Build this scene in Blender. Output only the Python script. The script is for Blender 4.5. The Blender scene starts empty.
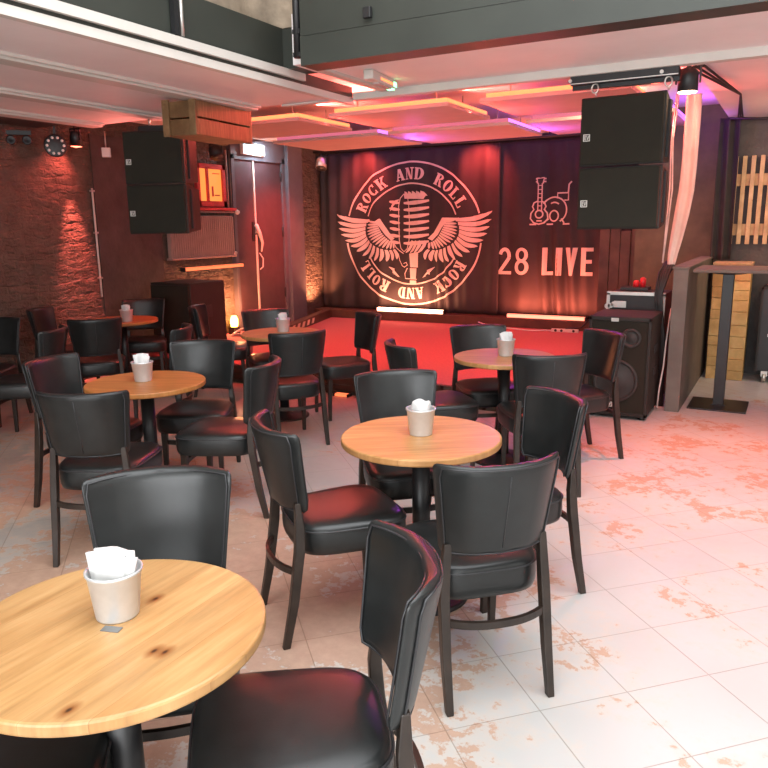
import bpy, bmesh, math, random
from math import sin, cos, pi, radians as rad
from mathutils import Vector, Matrix
random.seed(7)
S = bpy.context.scene
COL = S.collection
# ---------------------------------------------------------------- helpers
class MB:
    """collects shapes into one mesh"""
    def __init__(s): s.v = []; s.f = []; s.sm = []
    def add(s, vs, fs, smooth=False):
        o = len(s.v); s.v += [tuple(p) for p in vs]
        for f in fs: s.f.append([i + o for i in f]); s.sm.append(smooth)
        return s
    def box(s, a, b):
        (x0, y0, z0), (x1, y1, z1) = a, b
        return s.add([(x0,y0,z0),(x1,y0,z0),(x1,y1,z0),(x0,y1,z0),(x0,y0,z1),(x1,y0,z1),(x1,y1,z1),(x0,y1,z1)],
                     [(0,3,2,1),(4,5,6,7),(0,1,5,4),(1,2,6,5),(2,3,7,6),(3,0,4,7)])
    def cbox(s, c, d, rz=0.0, rx=0.0):
        M = Matrix.Translation(c) @ Matrix.Rotation(rz, 4, 'Z') @ Matrix.Rotation(rx, 4, 'X')
        h = [k / 2 for k in d]
        vs = [M @ Vector((sx*h[0], sy*h[1], sz*h[2])) for sz in (-1,1) for sx, sy in ((-1,-1),(1,-1),(1,1),(-1,1))]
        return s.add(vs, [(0,3,2,1),(4,5,6,7),(0,1,5,4),(1,2,6,5),(2,3,7,6),(3,0,4,7)])
    def lathe(s, prof, n=40, c=(0,0,0), axis='z', caps=True, smooth=True):
        vs = []
        for r, h in prof:
            for i in range(n):
                a = 2*pi*i/n
                p = (r*cos(a), r*sin(a), h)
                if axis == 'y': p = (p[0], p[2], p[1])
                if axis == 'x': p = (p[2], p[0], p[1])
                vs.append((p[0]+c[0], p[1]+c[1], p[2]+c[2]))
        fs = []
        for k in range(len(prof)-1):
            for i in range(n):
                j = (i+1) % n
                fs.append((k*n+i, k*n+j, (k+1)*n+j, (k+1)*n+i))
        s.add(vs, fs, smooth)
        if caps:
            o = len(s.v) - len(vs)
            s.f.append([o+i for i in reversed(range(n))]); s.sm.append(False)
            s.f.append([o+(len(prof)-1)*n+i for i in range(n)]); s.sm.append(False)
        return s
    def tube(s, pts, r, n=8, closed=False):
        pts = [Vector(p) for p in pts]; m = len(pts)
        rr = r if isinstance(r, (list, tuple)) else [r]*m
        vs = []; ref = None
        for i, p in enumerate(pts):
            a = pts[(i-1) % m] if (closed or i > 0) else p
            b = pts[(i+1) % m] if (closed or i < m-1) else p
            t = (b-a).normalized()
            if ref is None: ref = Vector((0,0,1)) if abs(t.z) < .9 else Vector((1,0,0))
            u = (ref - t*ref.dot(t)).normalized(); w = t.cross(u); ref = u
            for k in range(n):
                an = 2*pi*k/n
                vs.append(p + (u*cos(an) + w*sin(an))*rr[i])
        fs = []
        for i in range(m if closed else m-1):
            i2 = (i+1) % m
            for k in range(n):
                k2 = (k+1) % n
                fs.append((i*n+k, i*n+k2, i2*n+k2, i2*n+k))
        o = len(s.v); s.add(vs, fs, True)
        if not closed:
            s.f.append([o+k for k in reversed(range(n))]); s.sm.append(False)
            s.f.append([o+(m-1)*n+k for k in range(n)]); s.sm.append(False)
        return s
    def bar(s, pts, w, d):
        """square bar along near-vertical path; w,d lists"""
        vs = []
        for (x, y, z), a, b in zip(pts, w, d):
            vs += [(x-a/2,y-b/2,z),(x+a/2,y-b/2,z),(x+a/2,y+b/2,z),(x-a/2,y+b/2,z)]
        n = len(pts); fs = [(3,2,1,0), tuple((n-1)*4+i for i in range(4))]
        for i in range(n-1):
            for k in range(4):
                k2 = (k+1) % 4
                fs.append((i*4+k, i*4+k2, i*4+4+k2, i*4+4+k))
        return s.add(vs, fs)
    def rings(s, rings, smooth=True, caps=True):
        n = len(rings[0]); o = len(s.v); vs = [p for r in rings for p in r]; fs = []
        for i in range(len(rings)-1):
            for k in range(n):
                k2 = (k+1) % n
                fs.append((i*n+k, i*n+k2, (i+1)*n+k2, (i+1)*n+k))
        s.add(vs, fs, smooth)
        if caps:
            s.f.append([o+k for k in reversed(range(n))]); s.sm.append(smooth)
            s.f.append([o+(len(rings)-1)*n+k for k in range(n)]); s.sm.append(smooth)
        return s
    def build(s, name, m, parent=None, bevel=0, fix=True):
        me = bpy.data.meshes.new(name); me.from_pydata(s.v, [], s.f)
        me.polygons.foreach_set('use_smooth', s.sm)
        if fix:
            b = bmesh.new(); b.from_mesh(me)
            bmesh.ops.recalc_face_normals(b, faces=b.faces[:])
            b.to_mesh(me); b.free()
        me.materials.append(m); me.update()
        o = bpy.data.objects.new(name, me); COL.objects.link(o)
        if parent: o.parent = parent
        if bevel:
            md = o.modifiers.new('bevel', 'BEVEL'); md.width = bevel; md.segments = 2; md.limit_method = 'ANGLE'
        return o
def tag(o, label=None, cat=None, group=None, kind=None):
    if label: o['label'] = label
    if cat: o['category'] = cat
    if group: o['group'] = group
    if kind: o['kind'] = kind
    return o
def thing(name, label, cat, loc=(0,0,0), rz=0, group=None):
    o = bpy.data.objects.new(name, None); COL.objects.link(o)
    o.location = loc; o.rotation_euler = (0,0,rz); o.empty_display_size = .1
    return tag(o, label, cat, group)
def struct(name, mb, m, parent=None, bevel=0):
    o = mb.build(name, m, parent, bevel); o['kind'] = 'structure'; return o
def dup(root, loc, rz, label, group=None):
    r = root.copy(); COL.objects.link(r); r.location = loc; r.rotation_euler = (0,0,rz); r['label'] = label
    if group: r['group'] = group
    for ch in list(root.children):
        c = ch.copy(); COL.objects.link(c); c.parent = r
        for g in ch.children:
            d = g.copy(); COL.objects.link(d); d.parent = c
    return r
def light(name, typ, loc, energy, col, aim=None, **k):
    l = bpy.data.lights.new(name, typ); l.energy = energy; l.color = col
    for a, b in k.items(): setattr(l, a, b)
    o = bpy.data.objects.new(name, l); COL.objects.link(o); o.location = loc
    if aim is not None:
        o.rotation_euler = (Vector(aim)-Vector(loc)).to_track_quat('-Z', 'Y').to_euler()
    return o
# ---------------------------------------------------------------- materials
def new_mat(name):
    m = bpy.data.materials.new(name); m.use_nodes = True
    nt = m.node_tree; return m, nt, nt.nodes['Principled BSDF']
def N(nt, t, **k):
    n = nt.nodes.new(t)
    for a, b in k.items(): setattr(n, a, b)
    return n
def L(nt, a, b): nt.links.new(a, b)
def ramp(nt, fac, stops):
    r = N(nt, 'ShaderNodeValToRGB'); cr = r.color_ramp
    while len(cr.elements) < len(stops): cr.elements.new(.5)
    for e, (p, c) in zip(cr.elements, stops):
        e.position = p; e.color = (*c, 1) if len(c) == 3 else c
    L(nt, fac, r.inputs[0]); return r
def mixc(nt, fac, a, b, mode='MIX'):
    n = N(nt, 'ShaderNodeMix', data_type='RGBA', blend_type=mode)
    for sock, val in ((n.inputs[0], fac), (n.inputs[6], a), (n.inputs[7], b)):
        if hasattr(val, 'is_output'): L(nt, val, sock)
        else: sock.default_value = val if not isinstance(val, tuple) or len(val) == 4 else (*val, 1)
    return n.outputs[2]
def coords(nt, scale=(1,1,1), rot=(0,0,0), loc=(0,0,0), out='Object'):
    tc = N(nt, 'ShaderNodeTexCoord'); mp = N(nt, 'ShaderNodeMapping')
    mp.inputs['Scale'].default_value = scale; mp.inputs['Rotation'].default_value = rot; mp.inputs['Location'].default_value = loc
    L(nt, tc.outputs[out], mp.inputs[0]); return mp.outputs[0]
def noise(nt, vec, scale, detail=5, rough=.55):
    n = N(nt, 'ShaderNodeTexNoise'); n.inputs['Scale'].default_value = scale
    n.inputs['Detail'].default_value = detail; n.inputs['Roughness'].default_value = rough
    L(nt, vec, n.inputs['Vector']); return n.outputs['Fac']
def bump(nt, b, h, strength, dist=.01):
    n = N(nt, 'ShaderNodeBump'); n.inputs['Strength'].default_value = strength; n.inputs['Distance'].default_value = dist
    L(nt, h, n.inputs['Height']); L(nt, n.outputs[0], b.inputs['Normal'])
def simple(name, col, rough=.5, metal=0, var=.25, vs=6, bmp=0, bs=60, bd=.002, spec=.5):
    m, nt, b = new_mat(name)
    v = coords(nt); f = noise(nt, v, vs, 4)
    lo = tuple(c*(1-var) for c in col); hi = tuple(min(1, c*(1+var)) for c in col)
    r = ramp(nt, f, [(.3, lo), (.7, hi)]); L(nt, r.outputs[0], b.inputs['Base Color'])
    b.inputs['Roughness'].default_value = rough; b.inputs['Metallic'].default_value = metal
    b.inputs['Specular IOR Level'].default_value = spec
    if bmp: bump(nt, b, noise(nt, v, bs, 3), bmp, bd)
    return m
def emit(name, col, strength, base=(.02,.02,.02)):
    m, nt, b = new_mat(name)
    v = coords(nt); f = noise(nt, v, 8, 2)
    r = ramp(nt, f, [(.2, tuple(c*.92 for c in col)), (.8, col)])
    b.inputs['Base Color'].default_value = (*base, 1)
    L(nt, r.outputs[0], b.inputs['Emission Color']); b.inputs['Emission Strength'].default_value = strength
    return m
def wood(name, a, b_, plank=.075, axis=0, rough=.4, knots=True, gs=1.0, knotpts=()):
    m, nt, b = new_mat(name)
    v = coords(nt, rot=(0,0,pi/2 if axis else 0))
    sep = N(nt, 'ShaderNodeSeparateXYZ'); L(nt, v, sep.inputs[0])
    dv = N(nt, 'ShaderNodeMath', operation='DIVIDE'); L(nt, sep.outputs[1], dv.inputs[0]); dv.inputs[1].default_value = plank
    fl = N(nt, 'ShaderNodeMath', operation='FLOOR'); L(nt, dv.outputs[0], fl.inputs[0])
    wn = N(nt, 'ShaderNodeTexWhiteNoise', noise_dimensions='1D'); L(nt, fl.outputs[0], wn.inputs['W'])
    cmb = N(nt, 'ShaderNodeCombineXYZ')
    ml = N(nt, 'ShaderNodeMath', operation='MULTIPLY'); L(nt, wn.outputs['Value'], ml.inputs[0]); ml.inputs[1].default_value = 9
    L(nt, ml.outputs[0], cmb.inputs[0]); L(nt, ml.outputs[0], cmb.inputs[2])
    ad = N(nt, 'ShaderNodeVectorMath', operation='ADD'); L(nt, v, ad.inputs[0]); L(nt, cmb.outputs[0], ad.inputs[1])
    mp = N(nt, 'ShaderNodeMapping'); mp.inputs['Scale'].default_value = (2.2*gs, 26*gs, 2.2*gs); L(nt, ad.outputs[0], mp.inputs[0])
    g = noise(nt, mp.outputs[0], 1.6, 8, .62)
    mp2 = N(nt, 'ShaderNodeMapping'); mp2.inputs['Scale'].default_value = (1.4*gs, 5*gs, 1.4*gs); L(nt, ad.outputs[0], mp2.inputs[0])
    g2 = noise(nt, mp2.outputs[0], 2.2, 3, .5)
    r = ramp(nt, g, [(.25, tuple(c*.72 for c in a)), (.5, a), (.72, b_)])
    t = ramp(nt, wn.outputs['Value'], [(0, (.8,.77,.74)), (.5, (1,1,1)), (1, (.92,.84,.78))])
    c = mixc(nt, .75, r.outputs[0], t.outputs[0], 'MULTIPLY')
    t2 = ramp(nt, g2, [(.35, (.82,.72,.6)), (.6, (1,1,1))])
    c = mixc(nt, .6, c, t2.outputs[0], 'MULTIPLY')
    if knots:
        vo = N(nt, 'ShaderNodeTexVoronoi'); vo.inputs['Scale'].default_value = 4.2*gs
        mp3 = N(nt, 'ShaderNodeMapping'); mp3.inputs['Scale'].default_value = (.75,1.6,1); L(nt, v, mp3.inputs[0]); L(nt, mp3.outputs[0], vo.inputs['Vector'])
        k = ramp(nt, vo.outputs['Distance'], [(.02, (.3,.17,.08)), (.05, (.8,.65,.5)), (.1, (1,1,1))])
        c = mixc(nt, .8, c, k.outputs[0], 'MULTIPLY')
    for kx, ky in knotpts:
        tk = N(nt, 'ShaderNodeTexCoord'); mk = N(nt, 'ShaderNodeMapping'); mk.inputs['Location'].default_value = (-kx*1.8,-ky,-.75); mk.inputs['Scale'].default_value = (1.8,1,1)
        L(nt, tk.outputs['Object'], mk.inputs[0]); ln_ = N(nt, 'ShaderNodeVectorMath', operation='LENGTH'); L(nt, mk.outputs[0], ln_.inputs[0])
        kr = ramp(nt, ln_.outputs['Value'], [(.004, (.10,.06,.04)), (.011, (.55,.36,.22)), (.035, (1,1,1))]); c = mixc(nt, 1.0, c, kr.outputs[0], 'MULTIPLY')
    # thin dark glue lines between the staves
    fr = N(nt, 'ShaderNodeMath', operation='FRACT'); L(nt, dv.outputs[0], fr.inputs[0])
    ln = ramp(nt, fr.outputs[0], [(0, (.62,.5,.4)), (.02, (1,1,1))])
    c = mixc(nt, .7, c, ln.outputs[0], 'MULTIPLY')
    L(nt, c, b.inputs['Base Color']); b.inputs['Roughness'].default_value = rough
    bump(nt, b, g, .12, .001)
    return m
M = {}
M['leather'] = simple('black_leather', (.012,.0135,.0135), .34, var=.3, vs=9, bmp=.25, bs=220, bd=.0006, spec=.5)
M['welt'] = simple('leather_welt', (.024,.024,.026), .4)
M['legwood'] = simple('dark_stained_wood', (.022,.014,.010), .38, var=.4, vs=12)
M['pole'] = simple('black_powder_coat', (.012,.012,.013), .42, var=.2)
M['oak_front'] = wood('oak_staves_pale', (.49,.285,.115), (.565,.355,.16), .115, 1, knotpts=((.189,-.026),(.165,-.034),(.17,-.257),(-.005,.135)))
M['oak'] = wood('oak_staves', (.50,.255,.095), (.62,.345,.145), .08, 0)
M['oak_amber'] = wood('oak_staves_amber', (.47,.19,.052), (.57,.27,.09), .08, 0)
M['steel'] = simple('brushed_bucket_metal', (.60,.61,.61), .36, .5, var=.06, vs=20)
M['tab'] = simple('dull_grey_metal', (.16,.16,.155), .5, .3)
M['paper'] = simple('white_paper', (.60,.595,.58), .8, var=.04)
M['spk'] = simple('speaker_paint', (.014,.012,.009), .62, var=.2, bmp=.4, bs=300, bd=.0008)
M['grille'] = simple('speaker_foam_grille', (.014,.012,.006), .85, var=.15, bmp=.5, bs=400, bd=.001)
M['woofer'] = simple('woofer_cone', (.03,.03,.028), .6)
M['badge'] = simple('badge_white', (.75,.75,.70), .5, var=.05)
M['blackplas'] = simple('black_plastic', (.015,.015,.016), .45)
M['black_cloth'] = simple('black_drape_cloth', (.024,.020,.020), .9, var=.3, vs=3)
M['banner'] = simple('banner_cloth', (.020,.014,.014), .72, var=.3, vs=3)
M['print'] = simple('banner_print_ink', (.62,.47,.40), .7, var=.06)
M['carpet'] = simple('stage_carpet', (.46,.12,.12), .95, var=.12, vs=40, bmp=.4, bs=250, bd=.003)
M['brownboard'] = simple('brown_painted_board', (.075,.035,.022), .55, var=.3)
M['fascia'] = simple('dark_green_fascia', (.034,.038,.031), .5, var=.16, vs=2)
M['white'] = simple('white_paint', (.62,.59,.54), .5, var=.05, vs=3)
M['ceil'] = simple('ceiling_paint', (.84,.79,.78), .6, var=.05, vs=2)
M['raft'] = simple('raft_panel', (.50,.42,.40), .6, var=.05)
M['darkwall'] = simple('black_wall_paint', (.05,.042,.038), .6, var=.3, vs=4, bmp=.5, bs=14, bd=.02)
M['backwall'] = simple('dim_back_wall', (.035,.03,.027), .7, var=.3)
M['olive'] = simple('olive_concrete', (.075,.062,.036), .7, var=.3, vs=5, bmp=.3, bs=30, bd=.004)
M['halfwall'] = simple('grey_painted_partition', (.14,.12,.10), .6, var=.2, vs=4, bmp=.2, bs=40, bd=.003)
M['doorpaint'] = simple('aubergine_door_paint', (.075,.04,.045), .45, var=.15)
M['greyframe'] = simple('grey_blue_frame_paint', (.10,.095,.11), .5, var=.12)
M['upper'] = simple('upper_masonry', (.34,.27,.20), .9, var=.4, vs=5, bmp=.6, bs=9, bd=.03)
M['pale'] = simple('pale_rear_wall', (.62,.61,.58), .7, var=.08, vs=2)
M['crate'] = wood('weathered_crate_wood', (.22,.125,.055), (.36,.22,.11), .09, 0, .6, True, 2)
M['slat'] = wood('pine_slat', (.50,.34,.18), (.64,.46,.27), .5, 0, .55, True, 2)
M['block'] = wood('timber_block', (.62,.40,.15), (.74,.52,.24), .3, 0, .6, True, 2)
M['plank'] = simple('dark_planks', (.060,.040,.028), .65, var=.4, vs=5, bmp=.3, bs=20, bd=.004)
M['alu'] = simple('aluminium', (.62,.60,.56), .35, .8, var=.1)
M['rad'] = simple('radiator_paint', (.30,.22,.19), .45, var=.1)
M['drape'] = simple('pale_drape', (.66,.56,.50), .85, var=.1, vs=3)
M['cable'] = simple('black_cable', (.015,.014,.014), .5)
M['palecable'] = simple('pale_cable', (.62,.52,.48), .5)
M['redplas'] = simple('red_plastic', (.6,.02,.03), .35)
M['hazard'] = simple('pale_hazard_tape', (.72,.55,.42), .5)
M['lamp_red'] = emit('red_lamp_glow', (1,.16,.09), 6)
M['lamp_warm'] = emit('warm_lamp_glow', (1,.62,.36), 26)
M['bar_pale'] = emit('pale_led_bar_glow', (1,.42,.26), 13)
M['bar_orange'] = emit('orange_wall_bar_glow', (1,.17,.06), 1.5)
M['bar_red'] = emit('red_led_bar_glow', (1,.20,.12), 3)
M['strip_orange'] = emit('orange_led_strip', (1,.17,.055), 2.6)
M['strip_purple'] = emit('purple_led_strip', (.60,.16,1), 2.0)
M['strip_pink'] = emit('pink_led_strip', (1,.22,.34), .6)
M['exit'] = emit('exit_panel_glow', (.58,.90,1), 2.2)
M['pane'] = emit('amber_lit_pane', (1,.25,.05), 1.25)
M['flame'] = emit('amber_uplight_glow', (1,.38,.06), 20)
M['green'] = emit('green_indicator', (.15,1,.35), 5)
M['redframe'] = simple('red_painted_frame', (.50,.05,.05), .5)

def floor_mat():
    m, nt, b = new_mat('peeling_painted_tiles')
    tc = N(nt, 'ShaderNodeTexCoord'); P = tc.outputs['Object']
    mp = N(nt, 'ShaderNodeMapping'); mp.inputs['Rotation'].default_value = (0,0,-pi/4); mp.inputs['Location'].default_value = (-.08,-.305,0)
    L(nt, P, mp.inputs[0])
    br = N(nt, 'ShaderNodeTexBrick', offset=0.0)
    for k, v in (('Scale',1),('Mortar Size',.0028),('Mortar Smooth',.6),('Brick Width',.3475),('Row Height',.342)): br.inputs[k].default_value = v
    br.inputs['Color1'].default_value = (1,1,1,1); br.inputs['Color2'].default_value = (.9,.9,.9,1); br.inputs['Mortar'].default_value = (0,0,0,1)
    L(nt, mp.outputs[0], br.inputs[0])
    n1 = noise(nt, P, 2.1, 10, .66); n2 = noise(nt, P, 14, 8, .7); n3 = noise(nt, P, .8, 3, .5)
    def near(c, r):
        d = N(nt, 'ShaderNodeVectorMath', operation='DISTANCE'); L(nt, P, d.inputs[0]); d.inputs[1].default_value = c
        q = N(nt, 'ShaderNodeMapRange'); L(nt, d.outputs['Value'], q.inputs[0]); q.inputs[1].default_value = 0; q.inputs[2].default_value = r
        q.inputs[3].default_value = 1; q.inputs[4].default_value = 0; return q.outputs[0]
    def math(op, a, c):
        q = N(nt, 'ShaderNodeMath', operation=op)
        for s_, v_ in ((q.inputs[0], a), (q.inputs[1], c)):
            if hasattr(v_, 'is_output'): L(nt, v_, s_)
            else: s_.default_value = v_
        return q.outputs[0]
    wear = math('ADD', math('MULTIPLY', near((-2.0,2.2,0), 1.7), .23), math('MULTIPLY', near((-.2,5.3,0), 2.2), .075))
    wear = math('ADD', wear, math('MULTIPLY', near((-4.4,2.6,0), 2.4), .10))
    k = math('ADD', math('ADD', math('MULTIPLY', n1, .56), math('MULTIPLY', n2, .44)), wear)
    peel = ramp(nt, k, [(.575, (0,0,0)), (.60, (1,1,1))])
    thin = ramp(nt, k, [(.50, (0,0,0)), (.60, (1,1,1))])
    paint = ramp(nt, n3, [(.3, (.46,.45,.43)), (.7, (.545,.54,.53))])
    clay = ramp(nt, n2, [(.3, (.34,.155,.085)), (.7, (.50,.28,.17))])
    # dust and grime trodden into the paint away from the lit aisle
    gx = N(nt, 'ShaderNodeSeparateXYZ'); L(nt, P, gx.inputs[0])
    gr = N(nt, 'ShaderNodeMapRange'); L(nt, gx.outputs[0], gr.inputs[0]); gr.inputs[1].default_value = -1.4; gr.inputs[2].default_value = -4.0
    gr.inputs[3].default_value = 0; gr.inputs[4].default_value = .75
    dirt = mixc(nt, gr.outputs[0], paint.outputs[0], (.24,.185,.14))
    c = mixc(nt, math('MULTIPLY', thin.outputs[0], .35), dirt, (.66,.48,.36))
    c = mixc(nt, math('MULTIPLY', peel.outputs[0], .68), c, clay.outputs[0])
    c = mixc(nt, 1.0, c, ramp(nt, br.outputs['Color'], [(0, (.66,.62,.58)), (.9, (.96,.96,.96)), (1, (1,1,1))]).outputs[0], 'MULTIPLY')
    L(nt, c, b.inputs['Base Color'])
    rr = ramp(nt, k, [(.45, (.34,.34,.34)), (.62, (.62,.62,.62))]); L(nt, rr.outputs[0], b.inputs['Roughness'])
    h = math('ADD', math('MULTIPLY', br.outputs['Color'], 1.0), math('MULTIPLY', peel.outputs[0], -.4))
    bump(nt, b, h, .35, .003)
    return m
def brick_mat():
    m, nt, b = new_mat('rough_rendered_brick')
    tc = N(nt, 'ShaderNodeTexCoord'); sp = N(nt, 'ShaderNodeSeparateXYZ'); L(nt, tc.outputs['Object'], sp.inputs[0])
    wv = N(nt, 'ShaderNodeMapping'); wv.inputs['Scale'].default_value = (5,5,10); L(nt, tc.outputs['Object'], wv.inputs[0])
    lump = noise(nt, wv.outputs[0], 1.1, 6, .6)
    n = noise(nt, tc.outputs['Object'], 7, 8, .65)
    cb = N(nt, 'ShaderNodeCombineXYZ'); L(nt, sp.outputs[1], cb.inputs[0]); L(nt, sp.outputs[2], cb.inputs[1])
    wob = N(nt, 'ShaderNodeVectorMath', operation='MULTIPLY_ADD'); 
    nz = N(nt, 'ShaderNodeTexNoise'); nz.inputs['Scale'].default_value = 4; L(nt, tc.outputs['Object'], nz.inputs['Vector'])
    L(nt, nz.outputs['Color'], wob.inputs[0]); wob.inputs[1].default_value = (.14,.14,.14); L(nt, cb.outputs[0], wob.inputs[2])
    br = N(nt, 'ShaderNodeTexBrick')
    for k, v in (('Scale',1),('Mortar Size',.014),('Mortar Smooth',1),('Brick Width',.23),('Row Height',.078)): br.inputs[k].default_value = v
    L(nt, wob.outputs[0], br.inputs[0]); br.inputs['Color1'].default_value = (1,1,1,1); br.inputs['Color2'].default_value = (.6,.6,.6,1); br.inputs['Mortar'].default_value = (.2,.2,.2,1)
    r = ramp(nt, n, [(.3, (.060,.046,.036)), (.7, (.115,.092,.072))]); L(nt, r.outputs[0], b.inputs['Base Color'])
    b.inputs['Roughness'].default_value = .6
    a1 = N(nt, 'ShaderNodeMath', operation='MULTIPLY_ADD'); L(nt, br.outputs['Color'], a1.inputs[0]); a1.inputs[1].default_value = .13; L(nt, lump, a1.inputs[2])
    a2 = N(nt, 'ShaderNodeMath', operation='MULTIPLY_ADD'); L(nt, n, a2.inputs[0]); a2.inputs[1].default_value = .5; L(nt, a1.outputs[0], a2.inputs[2])
    bump(nt, b, a2.outputs[0], 1.0, .075)
    return m
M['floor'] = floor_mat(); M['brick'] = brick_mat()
# ---------------------------------------------------------------- camera
F, PI_, RO, AZ = 735., .213, -.014, rad(29)
c_, s_ = cos(PI_), sin(PI_)
def cam2room(v): return Vector((v[0]*cos(AZ)-v[1]*sin(AZ), v[0]*sin(AZ)+v[1]*cos(AZ), v[2]))
fw = Vector((0,c_,-s_)); up = Vector((0,s_,c_)); rt = Vector((1,0,0))
R_ = cam2room(rt*cos(RO)+up*sin(RO)); U_ = cam2room(up*cos(RO)-rt*sin(RO)); F_ = cam2room(fw)
cd = bpy.data.cameras.new('camera'); cd.sensor_width = 36; cd.lens = F/768*36; cd.clip_start = .05
co = bpy.data.objects.new('camera', cd); COL.objects.link(co)
mw = Matrix((R_, U_, -F_)).transposed().to_4x4(); mw.translation = (0,0,1.65); co.matrix_world = mw
S.camera = co
# ---------------------------------------------------------------- room shell
XL, YB, XR, YF = -6.85, 10.4, 3.2, -2.6
ST, SY = .20, 6.10          # stage height, stage front
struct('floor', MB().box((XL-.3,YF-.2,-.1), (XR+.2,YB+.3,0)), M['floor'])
wl = MB().box((XL-.25,YF,0), (XL,7.75,3.0)).box((XL-.25,7.75,0),(XL,YB,3.0))
struct('wall_left', wl, M['brick'])
struct('wall_back', MB().box((XL-.25,YB,0), (-.6,YB+.2,3.0)), M['backwall'])
struct('wall_right', MB().box((XR,YF,0), (XR+.2,9.1,4.9)), M['pale'])
struct('wall_front', MB().box((XL,YF-.2,0), (-2.6,YF,4.9)).box((2.6,YF-.2,0),(XR,YF,4.9)).box((-2.6,YF-.2,0),(2.6,YF,.5)).box((-2.6,YF-.2,2.5),(2.6,YF,4.9)), M['pale'])
struct('wall_alcove', MB().box((-.70,8.85,0), (XR,9.05,3.0)), M['darkwall'])
struct('column_1', MB().box((-1.62,8.9,0), (-.70,9.4,2.85)), M['olive'])
# front window opening: frame and glazing bars
fr = MB()
for x in (-2.6,-1.3,0,1.3,2.54): fr.box((x,YF-.13,.5),(x+.06,YF-.07,2.5))
fr.box((-2.6,YF-.13,.5),(2.6,YF-.07,.56)); fr.box((-2.6,YF-.13,2.44),(2.6,YF-.07,2.5))
struct('window_1', fr, M['white'])
# ceilings
struct('ceiling', MB().box((XL,5.18,2.85), (-.72,YB,2.95)), M['ceil'])                        # over the stage
struct('ceiling_right', MB().box((-.72,5.24,2.68), (XR,9.05,2.95)).box((-2.90,4.10,2.65),(XR,5.24,2.95)), M['ceil'])
cl = MB().box((XL+.9,YF,2.62), (-3.13,5.16,2.68))
struct('ceiling_left', cl, M['ceil'])
struct('ceiling_left_edge', MB().box((XL,YF,2.66),(XL+.9,5.18,2.95)), M['darkwall'])
for i, x in enumerate((-4.04,-5.02,-5.88)):
    struct('trim_%d' % (i+1), MB().box((x-.07,YF,2.585),(x+.07,5.10,2.63)).box((x+.075,YF,2.60),(x+.10,5.10,2.625)), M['white'], bevel=.006)
struct('trim_4', MB().box((-3.15,YF,2.565),(-3.10,5.17,2.612)).box((-3.75,5.12,2.60),(-3.10,5.18,2.615)), M['white'])
struct('trim_5', MB().box((-3.15,YF,2.613),(-3.105,5.16,2.69)), M['fascia'])
struct('trim_6', MB().box((-3.14,YF,2.633),(-3.08,4.50,2.682)), M['white'])
struct('trim_7', MB().box((-3.10,5.16,2.598),(XR,5.24,2.65)), M['white'])
struct('trim_8', MB().box((-2.84,4.13,2.632),(-2.77,5.16,2.65)), M['white'])
struct('fascia_left', MB().box((-3.30,YF,2.68),(-3.12,4.52,2.935)), M['fascia'])
struct('fascia_back', MB().box((-2.73,3.94,2.60),(XR,4.12,2.765)).box((-2.73,3.946,2.769),(XR,4.13,3.3)), M['fascia'])
struct('fascia_back_post', MB().box((-3.12,4.30,2.68),(-2.73,4.52,2.935)), M['fascia'])
struct('wall_upper', MB().box((-3.6,YF,2.93),(-3.42,4.5,4.6)).box((-3.5,4.3,2.93),(XR,4.5,4.6)), M['upper'])
rf = MB().box((-3.6,YF,4.6),(XR,-1.4,4.75)).box((-3.6,3.6,4.6),(XR,4.5,4.75)).box((-3.6,-1.4,4.6),(-2.3,3.6,4.75)).box((2.5,-1.4,4.6),(XR,3.6,4.75))
for y in (.2,1.9): rf.box((-2.3,y,4.62),(2.5,y+.08,4.72))
struct('roof', rf, M['pale'])
t = MB().tube([(-2.765,3.96,2.652),(-2.765,3.96,3.4)], .022, 10)
for z in (2.67,2.80,3.0): t.cbox((-2.76,3.965,z), (.055,.045,.025))
tag(t.build('conduit_pipe', M['blackplas']), 'black conduit pipe running up the inner corner of the dark fascia', 'pipe')
t = thing('conduit_post', 'black upright strap crossing the dark left fascia near the top edge', 'pipe', (-3.1,3.29,0))
MB().box((-.012,-.03,2.69),(.02,.005,2.95)).build('strap', M['blackplas'], t); MB().tube([(.012,.03,2.69),(.012,.03,2.95)], .012).build('pipe', M['alu'], t)
tag(MB().cbox((-2.25,3.925,2.83),(.05,.03,.06)).build('junction_box', M['blackplas'], bevel=.005), 'small dark junction box on the back fascia beam', 'junction box')
# ---------------------------------------------------------------- stage
stg = MB().box((XL,SY,0),(-1.56,YB,ST-.012))
struct('stage_platform', stg, M['brownboard'])
struct('stage_carpet', MB().box((XL,SY-.012,ST-.012),(-1.55,10.0,ST)), M['carpet'])
nf = MB()
for x in [XL+.3+.42*i for i in range(12)]: nf.box((x,SY-.03,.0),(x+.03,SY-.005,.185))
nf.box((XL,SY-.03,.15),(-1.56,SY-.005,.185)).box((XL,SY-.03,.0),(-1.56,SY-.005,.03)).box((XL,SY-.026,.08),(-1.56,SY-.008,.095))
struct('stage_front_frame', nf, M['plank'])
t = thing('stage_ledge', 'dark brown kerb board along the foot of the stage backdrop', 'ledge', (0,0,0))
MB().box((XL+.02,10.0,ST),(-1.62,10.34,.33)).build('back_board', M['brownboard'], t, bevel=.006)
sb = MB(); sb.add([(-6.62,9.99,ST),(-6.5,9.99,ST),(-6.0,8.15,ST),(-6.12,8.15,ST),(-6.62,9.99,.33),(-6.5,9.99,.33),(-6.0,8.15,.31),(-6.12,8.15,.31)],
    [(0,3,2,1),(4,5,6,7),(0,1,5,4),(1,2,6,5),(2,3,7,6),(3,0,4,7)])
sdb = sb.build('side_board', M['brownboard'], t)
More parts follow.
